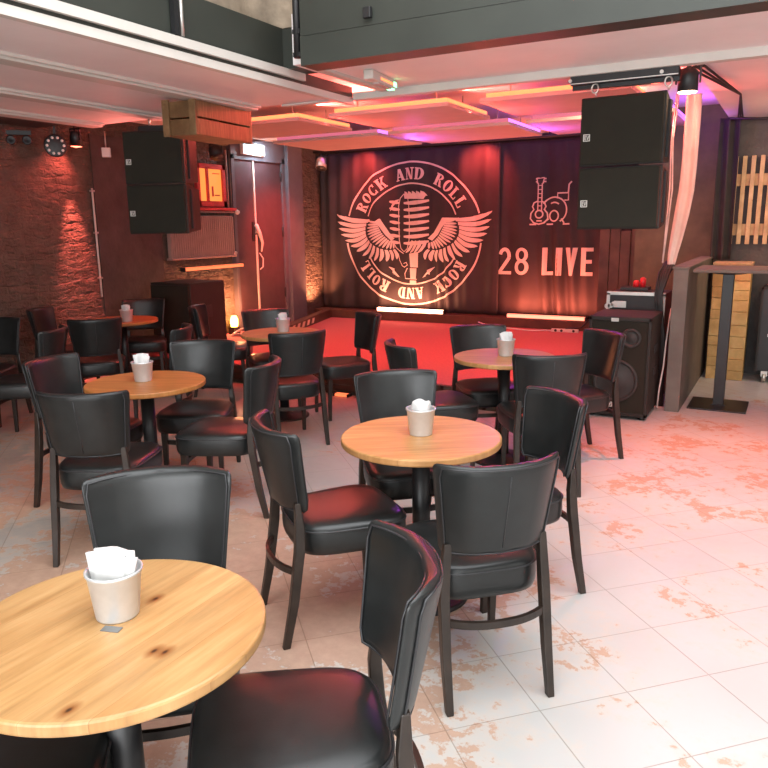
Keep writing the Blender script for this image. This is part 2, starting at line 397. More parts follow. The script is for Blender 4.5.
for i in range(5):
    y0 = 8.25+i*.2
    def px(y): return -6.0-(y-8.15)*.5/1.84+.004
    z0, z1 = .222, .295
    MB().add([(px(y0),y0,z0),(px(y0+.10),y0+.10,z0),(px(y0+.15),y0+.15,z1),(px(y0+.05),y0+.05,z1)],[(0,1,2,3)]).build('hazard_stripe', M['hazard'], sdb)
# ---------------------------------------------------------------- backdrops
def fold1(x, z):
    a = .018*sin(x*9.1+.6)+.012*sin(x*17+z*1.2)+.006*sin(x*31-z*2)
    k = max(0, 1-abs(x+4.62)/.42)*max(0, min(1, (1.5-z)/.6))
    a += k*.045*sin(x*38+z*1.5)
    k2 = max(0, 1-abs(x+6.6)/.5); a += k2*.03*sin(x*24)
    return 10.22+a
def fold2(x, z):
    a = .014*sin(x*10+1)+.010*sin(x*21+z)
    k = max(0, 1-abs(x+2.85)/.42)*max(.25, min(1, (1.9-z)/.9))
    a += k*.055*sin(x*30+z*2.2+.8)
    return 10.24+a
def cloth(x0, x1, z0, z1, nx, nz, f, th=.004):
    b = MB(); vs = []
    for sd in (0, th):
        for j in range(nz+1):
            for i in range(nx+1):
                x = x0+(x1-x0)*i/nx; z = z0+(z1-z0)*j/nz
                vs.append((x, f(x,z)+sd, z))
    n = (nx+1)*(nz+1); fs = []
    for j in range(nz):
        for i in range(nx):
            a = j*(nx+1)+i
            fs.append((a,a+1,a+nx+2,a+nx+1)); fs.append((n+a,n+a+nx+1,n+a+nx+2,n+a+1))
    for i in range(nx):
        a = i; fs.append((a,n+a,n+a+1,a+1)); a = nz*(nx+1)+i; fs.append((a,a+1,n+a+1,n+a))
    for j in range(nz):
        a = j*(nx+1); fs.append((a,a+nx+1,n+a+nx+1,n+a)); a += nx; fs.append((a,n+a,n+a+nx+1,a+nx+1))
    return b.add(vs, fs, True)
class Ink:
    """flat print: polygons in (x,z), laid on the cloth"""
    def __init__(s, f): s.f = f; s.b = MB()
    def quad(s, q, n=6, m=1):
        (a, b, c, d) = [Vector(p) for p in q]; vs = []; fs = []
        for j in range(m+1):
            for i in range(n+1):
                t = i/n; u = j/m
                p = (a.lerp(b, t)).lerp(d.lerp(c, t), u)
                vs.append((p.x, s.f(p.x,p.y)-.007, p.y))
        for j in range(m):
            for i in range(n):
                k = j*(n+1)+i; fs.append((k,k+1,k+n+2,k+n+1))
        s.b.add(vs, fs)
    def strip(s, A, B):
        vs = []; fs = []
        for p, q in zip(A, B):
            for k in (0,.5,1):
                x = p[0]+(q[0]-p[0])*k; z = p[1]+(q[1]-p[1])*k
                vs.append((x, s.f(x,z)-.007, z))
        for i in range(len(A)-1):
            for k in (0,1): a = i*3+k; fs.append((a,a+1,a+4,a+3))
        s.b.add(vs, fs)
    def line(s, pts, w, closed=False):
        pts = [Vector(p) for p in pts]; n = len(pts); A = []; B = []
        for i, p in enumerate(pts):
            a = pts[i-1] if (i > 0 or closed) else p; b = pts[(i+1) % n] if (i < n-1 or closed) else p
            t = (b-a).normalized(); q = Vector((-t.y,t.x)); ww = w[i] if isinstance(w,(list,tuple)) else w
            A.append(p+q*ww/2); B.append(p-q*ww/2)
        if closed: A.append(A[0]); B.append(B[0])
        s.strip(A, B)
# glyphs as strokes: quads in unit box width .72 height 1
def arcq(cx, cy, rx, ry, a0, a1, w, wy=None, n=10):
    wy = wy or w; o = []
    for i in range(n):
        p, q = rad(a0+(a1-a0)*i/n), rad(a0+(a1-a0)*(i+1)/n)
        o.append([(cx+rx*cos(p),cy+ry*sin(p)),(cx+rx*cos(q),cy+ry*sin(q)),(cx+(rx-w)*cos(q),cy+(ry-wy)*sin(q)),(cx+(rx-w)*cos(p),cy+(ry-wy)*sin(p))])
    return o
def rect(x0,y0,x1,y1): return [(x0,y0),(x1,y0),(x1,y1),(x0,y1)]
sw = .24
G = {
 'R': [rect(.06,0,.06+sw,1),rect(0,0,.38,.09),rect(0,.91,.3,1)]+arcq(.32,.76,.32,.24,-90,90,.2,.09)+[[(.34,.5),(.5,.5),(.74,.06),(.5,.06)],rect(.48,0,.8,.09),rect(.28,.5,.4,.58),rect(.28,.91,.36,1)],
 'O': arcq(.37,.5,.37,.5,0,360,.23,.1,24),
 'C': arcq(.38,.5,.38,.5,50,310,.23,.1,20)+[rect(.55,.66,.66,.97),rect(.55,.03,.66,.32)],
 'K': [rect(.06,0,.06+sw,1),rect(0,0,.38,.09),rect(0,.91,.38,1),[(.28,.42),(.42,.42),(.72,.94),(.56,.94)],[(.36,.56),(.5,.66),(.78,.06),(.54,.06)],rect(.48,.91,.82,1),rect(.48,0,.84,.09)],
 'A': [[(.08,.04),(.18,.04),(.42,1),(.32,1)],[(.5,.04),(.74,.04),(.52,1),(.32,1)],rect(.2,.27,.6,.36),rect(0,0,.28,.09),rect(.44,0,.82,.09)],
 'N': [rect(.08,0,.18,1),rect(.62,0,.72,1),[(.08,1),(.34,1),(.72,0),(.48,0)],rect(0,0,.28,.09),rect(0,.91,.3,1),rect(.52,.91,.82,1)],
 'D': [rect(.06,0,.06+sw,1),rect(0,0,.36,.09),rect(0,.91,.36,1)]+arcq(.34,.5,.42,.5,-90,90,.24,.09,14),
 'L': [rect(.06,0,.06+sw,1),rect(0,.91,.38,1),rect(0,0,.66,.09),rect(.56,0,.66,.32)],
}
ban = thing('stage_backdrop', 'black backdrop cloth with winged microphone emblem and ROCK AND ROLL ring', 'backdrop', (0,0,0))
cloth(-6.80,-3.74,.335,2.76,110,40,fold1).build('cloth', M['banner'], ban)
ink = Ink(fold1)
EX, EZ, RX, RZ = -5.16, 1.505, 1.155, 1.075
def E(x, y): return (EX+x*RX, EZ+y*RZ)
def ring(r, w, a0, a1, n):
    ink.strip([E((r+w/2)*cos(rad(a0+(a1-a0)*i/n)),(r+w/2)*sin(rad(a0+(a1-a0)*i/n))) for i in range(n+1)],
              [E((r-w/2)*cos(rad(a0+(a1-a0)*i/n)),(r-w/2)*sin(rad(a0+(a1-a0)*i/n))) for i in range(n+1)])
ring(.99,.024,16,164,70); ring(.99,.024,187,353,80); ring(.70,.02,22,158,60); ring(.70,.02,208,332,60)
def arctext(txt, a0, a1, r0, r1):
    n = len(txt); st = (a1-a0)/n
    for i, ch in enumerate(txt):
        if ch == ' ': continue
        ac = a0+st*(i+.5)
        for q in G[ch]:
            pts = []
            for gx, gy in q:
                a = rad(ac+(gx-.38)*st*1.12); r = r0+(r1-r0)*gy
                pts.append(E(r*cos(a), r*sin(a)))
            ink.quad(pts, 2, 2)
arctext('ROCK AND ROLL', 157, 25, .755, .915)
arctext('ROCK AND ROLL', -27, -153, .755, .915)
def cp(px, py): return ((px-393)/288, (356-py)/312)
def leaf(root, tip, w, bend, mir):
    n = 8; A = []; B = []
    r, t_ = Vector(cp(*root)), Vector(cp(*tip)); d = t_-r; q = Vector((-d.y,d.x)).normalized()
    for i in range(n+1):
        k = i/n; c = r+d*k+q*bend*sin(pi*k)
        h = w*(.72+.5*sin(pi*min(1,k*1.1))*.6)*(1 if k < .75 else math.sqrt(max(0,1-((k-.75)/.25)**2)))
        A.append(c+q*h/2); B.append(c-q*h/2)
    f = lambda p: E(-p.x if mir else p.x, p.y)
    ink.strip([f(p) for p in A], [f(p) for p in B])
tips = [(66,266),(68,296),(74,326),(84,354),(100,382),(122,408),(150,432),(178,452),(206,466),(234,474),(260,477),(286,476),(310,473),(332,466)]
roots = [(206,296),(196,312),(192,328),(192,344),(194,358),(200,372),(210,385),(222,396),(236,406),(252,414),(268,420),(284,424),(300,425),(318,422)]
inn = [(246,303),(250,311),(254,319),(258,327),(262,335),(266,343),(271,351),(276,359),(282,367),(288,374),(294,380),(301,385),(308,389),(316,392)]
for mir in (False, True):
    for i in range(14):
        leaf(roots[i], tips[i], .058 if i < 7 else .050, .035 if i < 6 else .02, mir)
        ro = roots[i]; ii = inn[i]
        leaf(ii, (ro[0]+(ii[0]-ro[0])*.1, ro[1]+(ii[1]-ro[1])*.1), .030, 0, mir)
    A = [cp(*p) for p in ((66,262),(130,280),(200,288),(262,286),(280,316),(298,348),(322,374))]
    B = [cp(*p) for p in ((70,270),(132,292),(200,299),(240,300),(262,326),(282,358),(306,384))]
    f = lambda p: E(-p[0] if mir else p[0], p[1])
    ink.strip([f(p) for p in A], [f(p) for p in B])
# microphone
for k in range(7):
    y = 212+k*29
    def arcy(x): return y+9*(1-((x-384)/84)**2)
    for x0, x1, w in ((300,346,15),(362,468,18)):
        xs = [x0+(x1-x0)*i/8 for i in range(9)]
        ink.line([E(*cp(x, arcy(x))) for x in xs], [w/300*(.35+.65*sin(pi*(i+.4)/8.8)) for i in range(9)])
oval = [(342,300),(342,232),(348,200),(362,182),(380,190),(386,232),(388,300),(386,380),(378,418),(364,432),(350,418),(343,380)]
ink.line([E(*cp(*p)) for p in oval], .013, True)
ink.line([E(*cp(*p)) for p in ((344,205),(330,212),(312,232),(304,252))], [.012,.04,.036,.012])
ink.quad([E(*cp(*p)) for p in ((366,202),(448,206),(456,190),(362,184))], 8, 1)
for i in range(5):
    x = 376+i*18; ink.quad([E(*cp(*p)) for p in ((x-12,192),(x+14,192),(x+2,176),(x-10,170))], 2, 1)
for i, x in enumerate((396,414,432,450)):
    ink.line([E(*cp(*p)) for p in ((x+6,384),(x,404),(x-12,424),(x-24,436))], [.05,.05,.04,.012])
ink.line([E(*cp(*p)) for p in ((318,392),(328,412),(344,428),(362,440))], .014)
ink.line([E(*cp(*p)) for p in ((338,440),(344,470),(356,494),(366,500),(378,490),(374,478),(362,484))], .012)
ink.quad([E(*cp(*p)) for p in ((386,440),(428,432),(426,500),(390,500))], 3, 3)
ink.quad([E(*cp(*p)) for p in ((388,504),(420,504),(416,552),(390,552))], 3, 3)
ink.quad([E(*cp(*p)) for p in ((388,558),(418,558),(418,576),(388,576))], 3, 1)
ink.line([E(*cp(*p)) for p in ((378,504),(368,528),(370,550),(420,552))], .013)
for pts in (((294,500),(316,512),(314,520),(338,544),(312,530),(314,520)),((488,498),(468,516),(468,524),(446,542),(472,530),(470,520))):
    ink.line([E(*cp(*p)) for p in pts[:5]], [.008,.05,.05,.04,.006])
ink.b.build('emblem_print', M['print'], ban, fix=False)
# 28 LIVE cloth
ban2 = thing('stage_backdrop', 'black backdrop cloth printed 28 LIVE under a guitar and drum icon', 'backdrop', (0,0,0))
cloth(-3.86,-2.30,.335,2.76,80,40,fold2).build('cloth', M['banner'], ban2)
ink = Ink(fold2)
def W(px, py): return (-3.745+(px-497)*.01425, 1.29-(py-248)*.01375)
def C2(cx, cy): return W(480+cx/4.267, 150+cy/4.267)   # crop frame
def g2(x0, x1, qs, sk=0):
    for q in qs: ink.quad([C2(x0+(x1-x0)*a, 530-118*b) for a, b in q], 2, 6)
g2(70,128,[rect(0,0,1,.12),[(0,.12),(.3,.12),(.95,.6),(.72,.66)]]+arcq(.48,.68,.48,.32,-10,165,.27,.13,10))
g2(145,206,arcq(.5,.73,.44,.27,0,360,.24,.11,18)+arcq(.5,.28,.5,.29,0,360,.26,.12,18))
g2(265,308,[rect(0,0,.45,1),rect(0,0,1,.13)])
g2(325,349,[rect(0,0,1,1)])
g2(362,412,[[(0,1),(.4,1),(.62,0),(.36,0)],[(.62,1),(1,1),(.64,0),(.4,0)]])
g2(426,475,[rect(0,0,.42,1),rect(0,0,1,.13),rect(0,.87,1,1),rect(0,.44,.9,.57)])
lw = .020
def el(cx, cy, rx, ry, a0=0, a1=360, n=28):
    return [C2(cx+rx*cos(rad(a0+(a1-a0)*i/n)), cy-ry*sin(rad(a0+(a1-a0)*i/n))) for i in range(n+1)]
ink.line([C2(205,313),C2(290,313),C2(375,312)], lw)
body = [(238,215),(222,222),(216,238),(222,250),(210,266),(208,288),(222,306),(245,312),(268,306),(281,288),(278,266),(266,250),(272,238),(266,222),(254,215)]
ink.line([C2(*p) for p in body], lw); ink.line(el(245,270,16,16), lw); ink.line([C2(234,298),C2(258,298)], lw)
ink.line([C2(239,270-15),C2(239,140)], lw*.8); ink.line([C2(255,255),C2(255,140)], lw*.8)
for k in range(6): ink.line([C2(239,150+k*17),C2(255,150+k*17)], lw*.6)
ink.line([C2(236,142),C2(233,120),C2(262,118),C2(258,142)], lw)
for k in (122,134): ink.line([C2(228,k),C2(236,k)], lw); ink.line([C2(260,k),C2(270,k)], lw)
ink.line(el(308,254,53,54,-60,150), lw); ink.line(el(308,278,20,22), lw); ink.line(el(308,254,32,32,50,120,10), lw)
ink.line([C2(322,206),C2(322,184),C2(367,184),C2(367,214),C2(350,214)], lw); ink.line([C2(266,305),C2(284,290)], lw); ink.line([C2(340,290),C2(352,308)], lw)
ink.line([C2(366,182),C2(368,150),C2(378,138)], lw)
ink.b.build('lettering_print', M['print'], ban2, fix=False)
# curtain rail pipe over the backdrops
t = thing('curtain_rail', 'dark purple-lit rail pipe above the stage backdrops', 'rail', (0,0,0))
MB().tube([(-6.82,10.12,2.79),(-.9,10.12,2.79)], .024, 12).build('pipe', M['blackplas'], t)
for x in (-6.3,-5.2,-4.1,-3.0,-2.0): MB().cbox((x,10.12,2.825),(.05,.06,.05)).build('bracket', M['blackplas'], t)
tag(cloth(-2.32,-1.64,.335,2.76,60,10,lambda x,z: 10.28+.03*sin(x*30)).build('side_drape', M['black_cloth']), 'plain black drape to the right of the lettered backdrop', 'drape')
# ---------------------------------------------------------------- chairs
def superell(n, rx, ry, e, cx=0, cy=0):
    o = []
    for i in range(n):
        a = 2*pi*i/n; c, s = cos(a), sin(a)
        o.append((cx+rx*math.copysign(abs(c)**(2/e), c), cy+ry*math.copysign(abs(s)**(2/e), s)))
    return o
def make_chair(label, loc, rz, group):
    t = thing('dining_chair', label, 'chair', loc, rz, group)
    base = superell(44, .224, .233, 4.2)
    def seat_ring(k, z): return [((x*k)*(1+.42*(y-.0)), y*k+.024, z+.008) for x, y in base]
    st = MB().rings([seat_ring(k, z) for k, z in ((.92,.358),(.975,.362),(1.0,.38),(1.01,.41),(1.005,.452),(.992,.466),(.965,.476),(.90,.483),(.7,.490),(.4,.494),(.1,.495))]).build('seat', M['leather'], t)
    MB().tube([((x*1.0)*(1+.42*y), y*1.0+.024, .468) for x, y in superell(44,.2255,.2345,4.2)], .0045, 6, True).build('piping', M['welt'], st)
    # curved backrest
    rows = []
    zs = [0,.012,.03,.05,.12,.20,.27,.30,.318,.328,.333]
    for h in zs:
        k = h/.333
        ed = min(h, .333-h); rr = .026
        f = 1 if ed >= rr else math.sqrt(max(.02, 1-((rr-ed)/rr)**2))
        w = .192+.038*k - (.014*(1-f) if k > .5 else .014*(1-f))
        T = .050*(.35+.65*f)
        yc = -.250-.072*k
        ring_ = []
        for i in range(36):
            a = 2*pi*i/36; c, s = cos(a), sin(a)
            x = w*math.copysign(abs(c)**.42, c); d = T/2*math.copysign(abs(s)**.75, s)
            ring_.append((x, yc+.092*(abs(x)/.22)**2.4+d, .556+h))
        rows.append(ring_)
    bk = MB().rings(rows).build('backrest', M['leather'], t)
    MB().tube([(0,-.250-.072*k-.0245,.556+.333*k) for k in (.1,.3,.5,.7,.9)], .0025, 5).build('seam', M['welt'], bk)
    pp = MB()
    for sg in (1,-1):
        lp = []
        def P3(x, k, sg=sg): return (x, -.250-.072*k+.092*(abs(x)/.22)**2.4+sg*.0195, .556+.333*k)
        hw = lambda k: .192+.038*k-.013-.014*max(0,abs(k-.5)-.42)/.08
        for i in range(13): lp.append(P3(-hw(.965)+2*hw(.965)*i/12, .972))
        for i in range(1,9): k = .972-.94*i/9; lp.append(P3(hw(k), k))
        for i in range(13): lp.append(P3(hw(.03)-2*hw(.03)*i/12, .03))
        for i in range(1,9): k = .03+.94*i/9; lp.append(P3(-hw(k), k))
        pp.tube(lp, .0035, 5, True)
    pp.build('piping', M['welt'], bk)
    for s in (-1,1):
        MB().bar([(s*.190,-.292,0),(s*.190,-.254,.18),(s*.188,-.222,.40),(s*.182,-.216,.50),(s*.174,-.220,.60)],
                 [.026,.032,.034,.032,.028],[.030,.036,.040,.036,.022]).build('leg', M['legwood'], t, bevel=.004)
        MB().bar([(s*.178,.205,0),(s*.178,.20,.2),(s*.178,.195,.375)],[.026,.032,.038],[.026,.032,.038]).build('leg', M['legwood'], t, bevel=.004)
    def arcbar(x1, y0, bow, z):
        b = MB(); rs = []
        for i in range(15):
            k = i/14*2-1; x = x1*k; y = y0-bow*(1-abs(k)**2.4); tx = 1; ty = bow*2.4*abs(k)**1.4*math.copysign(1,k)/x1; l = math.hypot(tx,ty); nx, ny = -ty/l, tx/l
            rs.append([(x+nx*a,y+ny*a,z+c) for a, c in ((-.008,-.013),(.008,-.013),(.008,.013),(-.008,.013))])
        return b.rings(rs, False)
    arcbar(.188,-.232,.060,.315).build('stretcher', M['legwood'], t)
    arcbar(.180,.190,-.03,.30).build('stretcher', M['legwood'], t)
    return t
PL = 'at '
chairs = [
 ('A1',-1.550,1.400,-51,'black leather chair behind the front table, facing it, near the napkin bucket','chairs around the front table'),
 ('A2',-0.945,1.265,-140,'black leather chair nearest the camera, right of the front table','chairs around the front table'),
 ('A3',-1.490,0.820,41,'black leather chair mostly cut off under the lower left of the front table','chairs around the front table'),
 ('B1',-1.610,2.470,52,'black leather chair seen side-on at the left of the middle table, dark brown legs clear','chairs around the middle table'),
 ('B2',-1.630,3.180,-47,'black leather chair behind the middle table, backrest facing the camera','chairs around the middle table'),
 ('B3',-0.965,2.395,134,'black leather chair in front of the middle table, its back to the camera','chairs around the middle table'),
 ('B4',-1.045,3.020,-131,'black leather chair on the right side of the middle table, turned left','chairs around the middle table'),
 ('C1',-1.920,5.050,-49,'black leather chair behind the right far table, against the red stage','chairs around the right far table'),
 ('C2',-2.060,4.430,46,'black leather chair left of the right far table, purple-tinged seat beside the red carpet','chairs around the right far table'),
 ('C3',-1.345,4.460,121,'black leather chair with its back to the camera in front of the right far table','chairs around the right far table'),
 ('C4',-1.290,5.100,-132,'black leather chair standing just in front of the right floor speaker','chairs around the right far table'),
 ('D1',-3.070,2.530,118,'black leather chair with its back to the camera at the left middle table','chairs around the left middle table'),
 ('D2',-3.660,2.910,12,'black leather chair left of the left middle table, turned right','chairs around the left middle table'),
 ('D3',-3.390,3.560,-61,'black leather chair behind the left middle table, backrest facing the camera','chairs around the left middle table'),
 ('D4',-2.880,3.250,-161,'black leather chair right of the left middle table, red glow down its back','chairs around the left middle table'),
 ('E1',-4.130,5.350,-38,'black leather chair behind the table by the stage, below the double door','chairs around the table by the stage'),
 ('E2',-3.370,4.560,145,'black leather chair with back to camera at the table by the stage','chairs around the table by the stage'),
 ('E3',-3.410,5.420,-127,'black leather chair right of the table by the stage, against red carpet','chairs around the table by the stage'),
 ('E4',-4.950,5.640,31,'black leather chair left of the table by the stage, back lit red','chairs around the table by the stage'),
 ('F1',-5.490,4.530,140,'black leather chair with back to camera at the table by the brick wall','chairs by the brick wall'),
 ('F2',-6.080,5.640,-48,'black leather chair behind the table by the brick wall, beside the brown cabinet','chairs by the brick wall'),
 ('F3',-6.300,4.840,26,'dark leather chair close against the brick wall, left of the wall table','chairs by the brick wall'),
 ('F4',-5.300,3.660,-148,'small red-lit black chair turned left, in front of the chair against the brick wall','chairs by the brick wall'),
 ('F5',-6.080,3.830,-64,'black leather chair cut by the left picture edge, near the brick wall','chairs by the brick wall'),
 ('F6',-4.430,4.160,-147,'black chair with shiny purple top edge peeping over the left middle table chair','chairs by the brick wall'),
]
proto = None
for n, x, y, a, lab, g in chairs:
    rz = rad(a-90)
    if proto is None: proto = make_chair(lab, (x,y,0), rz, g)
    else: dup(proto, (x,y,0), rz, lab, g)
# ---------------------------------------------------------------- round tables
def make_table(label, loc, rz, top):
    t = thing('round_table', label, 'table', loc, rz, 'round oak cafe tables')
    MB().lathe([(.02,.718),(.342,.718),(.348,.721),(.35,.726),(.35,.744),(.348,.748),(.343,.75),(.3,.75),(.02,.75)], 96, smooth=False).build('tabletop', top, t)
    MB().lathe([(.040,.03),(.040,.70)], 28).build('pole', M['pole'], t)
    MB().box((-.22,-.022,.69),(.22,.022,.718)).box((-.022,-.22,.691),(.022,.22,.717)).build('mounting_cross', M['pole'], t)
    MB().lathe([(.215,0),(.215,.012),(.20,.018),(.07,.03),(.05,.05)], 40).build('base', M['pole'], t)
    return t
tables = [
 (-1.31,1.05,0,'large pale oak round table in the foreground with white napkin bucket','oak_front'),
 (-1.36,2.78,35,'round oak table in the middle of the floor, second nearest the camera','oak'),
 (-1.70,4.80,25,'round oak table far right, before the floor speaker and the stage','oak'),
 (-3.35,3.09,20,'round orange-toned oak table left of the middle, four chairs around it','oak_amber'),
 (-3.85,5.12,70,'round table by the stage with pale glare across its top','oak'),
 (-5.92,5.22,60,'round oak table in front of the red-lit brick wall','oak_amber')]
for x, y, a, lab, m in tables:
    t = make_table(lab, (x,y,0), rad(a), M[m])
    if m == 'oak_front':
        tp = [c for c in t.children if c.name.startswith('tabletop')][0]
        MB().cbox((.012,-.016,.7508),(.045,.022,.002),.3).build('metal_tab', M['tab'], tp)
def make_bucket(label, loc):
    o = MB().lathe([(.001,.002),(.046,.002),(.049,0),(.050,.004),(.062,.108),(.066,.112),(.066,.118),(.062,.118),(.060,.112),(.047,.012),(.001,.010)], 40, caps=False).build('napkin_bucket', M['steel'])
    o.location = loc; return tag(o, label, 'bucket', 'metal napkin buckets')
def make_napkins(label, loc, kind, rz, wd=.066):
    b = MB(); r = random.Random(kind)
    if kind % 2 == 0:      # leaning folded squares
        for i in range(6):
            y = -.030+.012*i; ln = .13+.016*r.random()
            M4 = Matrix.Translation((r.uniform(-.006,.006), y, .014)) @ Matrix.Rotation(rad(r.uniform(-9,9)),4,'Y') @ Matrix.Rotation(rad(-10+4*i),4,'X')
            nx, nz = 6, 6; vs = []; w = wd
            for sd in (-1,1):
                for j in range(nz+1):
                    for k in range(nx+1):
                        x = -w/2+w*k/nx; z = ln*j/nz; x *= (.75+.3*j/nz)
                        vs.append(M4 @ Vector((x, sd*.0035*(1.2 if j > 3 else .8)+.006*sin(k*1.1+i)*j/nz, z)))
            n = (nx+1)*(nz+1); fs = []
            for j in range(nz):
                for k in range(nx):
                    a = j*(nx+1)+k; fs += [(a,a+1,a+nx+2,a+nx+1),(n+a,n+a+nx+1,n+a+nx+2,n+a+1)]
            for k in range(nx): a = nz*(nx+1)+k; fs.append((a,a+1,n+a+1,n+a))
            for j in range(nz):
                a = j*(nx+1); fs.append((a,a+nx+1,n+a+nx+1,n+a)); a += nx; fs.append((a,n+a,n+a+nx+1,a+nx+1))
            b.add(vs, fs, True)
    else:                  # rolled wad
        rows = []
        for z, k in ((.012,.7),(.06,.95),(.10,1),(.125,1.0),(.136,.93),(.140,.75),(.134,.5),(.138,.2)):
            rows.append([((.042*k+.003*sin(5*a+z*40))*cos(a), (.040*k+.003*sin(4*a))*sin(a), z+.004*sin(3*a+1)) for a in [2*pi*i/28 for i in range(28)]])
        b.rings(rows)
    o = b.build('paper_napkins', M['paper']); o.location = loc; o.rotation_euler = (0,0,rz)
    return tag(o, label, 'napkins', 'white paper napkins in buckets')
where = [('front table nearest the camera',-1.34,1.09,2,20),('middle table',-1.37,2.80,1,0),('right far table by the floor speaker',-1.70,4.82,2,40),
         ('left middle orange-toned table',-3.38,3.10,2,30),('table by the stage with pale glare',-3.86,5.16,2,75),('table by the brick wall',-5.74,5.12,2,10)]
for w_, x, y, k, a in where:
    make_bucket('tapered steel bucket holding napkins on the '+w_, (x,y,.7502))
    make_napkins('folded white napkins in the bucket on the '+w_, (x,y,.7582), k, rad(a), .092 if x == -1.34 else .066)
# ---------------------------------------------------------------- speakers
def badge(par, x, y, z, s, axis='y'):
    b = MB(); h = s/2; w = s*.11
    for a, c in (((-h,-h),(h,-h+w)),((-h,h-w),(h,h)),((-h,-h),(-h+w,h)),((h-w,-h),(h,h))):
        b.box((x+a[0],y-.004,z+a[1]),(x+c[0],y,z+c[1]))
    o = b.build('badge', M['badge'], par)
    q = MB(); e = s*.09
    for k in (-.26,0,.26): q.box((x-.30*s,y-.004,z+k*s-e/2),(x-.02*s,y,z+k*s+e/2))
    q.box((x-.30*s,y-.004,z-.3*s),(x-.30*s+e,y,z+.3*s))
    for sg in (-1,1):
        q.add([(x+.19*s+sg*.15*s-e/2,y-.004,z+.3*s),(x+.19*s+sg*.15*s+e/2,y-.004,z+.3*s),(x+.19*s+e/2,y-.004,z-.3*s),(x+.19*s-e/2,y-.004,z-.3*s)],[(0,1,2,3)])
    q.build('lettering', M['badge'], o); return o
def array_speaker(label, loc, rz, w, h, d, group, tilt=0):
    t = thing('hanging_speaker', label, 'speaker', loc, rz, group)
    t.rotation_euler = (tilt,0,rz)
    b = MB()        # trapezoid cabinet: narrower at the rear
    b.add([(-w/2,0,0),(w/2,0,0),(w*.40,d,.03),(-w*.40,d,.03),(-w/2,0,h),(w/2,0,h),(w*.40,d,h-.03),(-w*.40,d,h-.03)],
          [(0,3,2,1),(4,5,6,7),(0,1,5,4),(1,2,6,5),(2,3,7,6),(3,0,4,7)])
    b.build('cabinet', M['spk'], t, bevel=.008)
    g = MB().box((-w/2+.012,-.022,.012),(w/2-.012,.0,h-.012)).build('grille', M['grille'], t, bevel=.006)
    badge(t, -w/2+.055, -.023, h*.42 if tilt == 0 else h*.5, .046)
    MB().cbox((w/2-.006,.12,h/2),(.02,.05,h*.8)).build('side_plate', M['blackplas'], t)
    return t
array_speaker('upper black hanging speaker of the right pair, under the ceiling rail', (-1.085,5.26,2.02), rad(-4), .56, .45, .42, 'right hanging speaker pair')
array_speaker('lower black hanging speaker of the right pair, bottom clear above the floor speaker', (-1.085,5.26,1.60), rad(-4), .56, .415, .42, 'right hanging speaker pair')
array_speaker('upper black hanging speaker of the left pair, behind the wooden crate', (-4.985,4.90,2.03), rad(20), .56, .45, .42, 'left hanging speaker pair')
array_speaker('lower black hanging speaker of the left pair, in front of the radiator', (-4.985,4.90,1.60), rad(20), .56, .427, .42, 'left hanging speaker pair')
t = thing('rigging_rail', 'black ceiling rail with shackles holding the right hanging speakers', 'rail', (0,0,0))
MB().box((-1.42,5.19,2.545),(-.74,5.235,2.598)).box((-1.42,5.245,2.52),(-.74,5.275,2.60)).build('rail', M['blackplas'], t)
MB().box((-1.42,5.183,2.548),(-.74,5.19,2.554)).build('steel_edge', M['alu'], t)
for x in (-1.26,-.80):
    MB().tube([(x+.022*cos(a),5.215,2.515+.03*sin(a)) for a in [2*pi*i/14 for i in range(14)]], .006, 6, True).build('shackle', M['alu'], t)
    MB().tube([(x,5.235,2.49),(x,5.25,2.47)], .008, 6).build('pin', M['alu'], t)
for x in (-1.42,-.84): MB().lathe([(.012,0),(.012,.01)], 12, (x,5.182,2.572), 'y').build('bolt', M['alu'], t)
t = thing('rigging_rail', 'black ceiling rail holding the left hanging speakers behind the crate', 'rail', (-4.95,5.10,0), rad(20))
MB().box((-.3,-.03,2.49),(.3,.03,2.54)).build('rail', M['blackplas'], t)
for x in (-.2,.2): MB().tube([(x,0,2.53),(x,0,2.62)], .01).build('hanger', M['alu'], t)
# fluorescent tube and red lamp head seen above the right speakers
t = thing('batten_lamp', 'pale tube batten above the right hanging speakers', 'lamp', (0,0,0))
MB().tube([(-1.32,5.62,2.60),(-.98,5.62,2.60)], .028, 12).build('tube', M['white'], t)
MB().tube([(-1.25,5.62,2.62),(-1.25,5.62,2.85)], .008).build('hanger', M['blackplas'], t)
MB().tube([(-1.05,5.62,2.62),(-1.05,5.62,2.85)], .008).build('hanger', M['blackplas'], t)
tag(MB().add([(-.98,5.5,2.56),(-.80,5.5,2.58),(-.82,5.5,2.645),(-1.0,5.5,2.64),(-.95,5.6,2.57),(-.83,5.6,2.58),(-.83,5.6,2.64),(-.97,5.6,2.64)],
    [(0,1,2,3),(4,7,6,5),(0,4,5,1),(1,5,6,2),(2,6,7,3),(3,7,4,0)]).build('red_sign_panel', M['lamp_red']), 'small red glowing panel above the right hanging speakers', 'lamp')
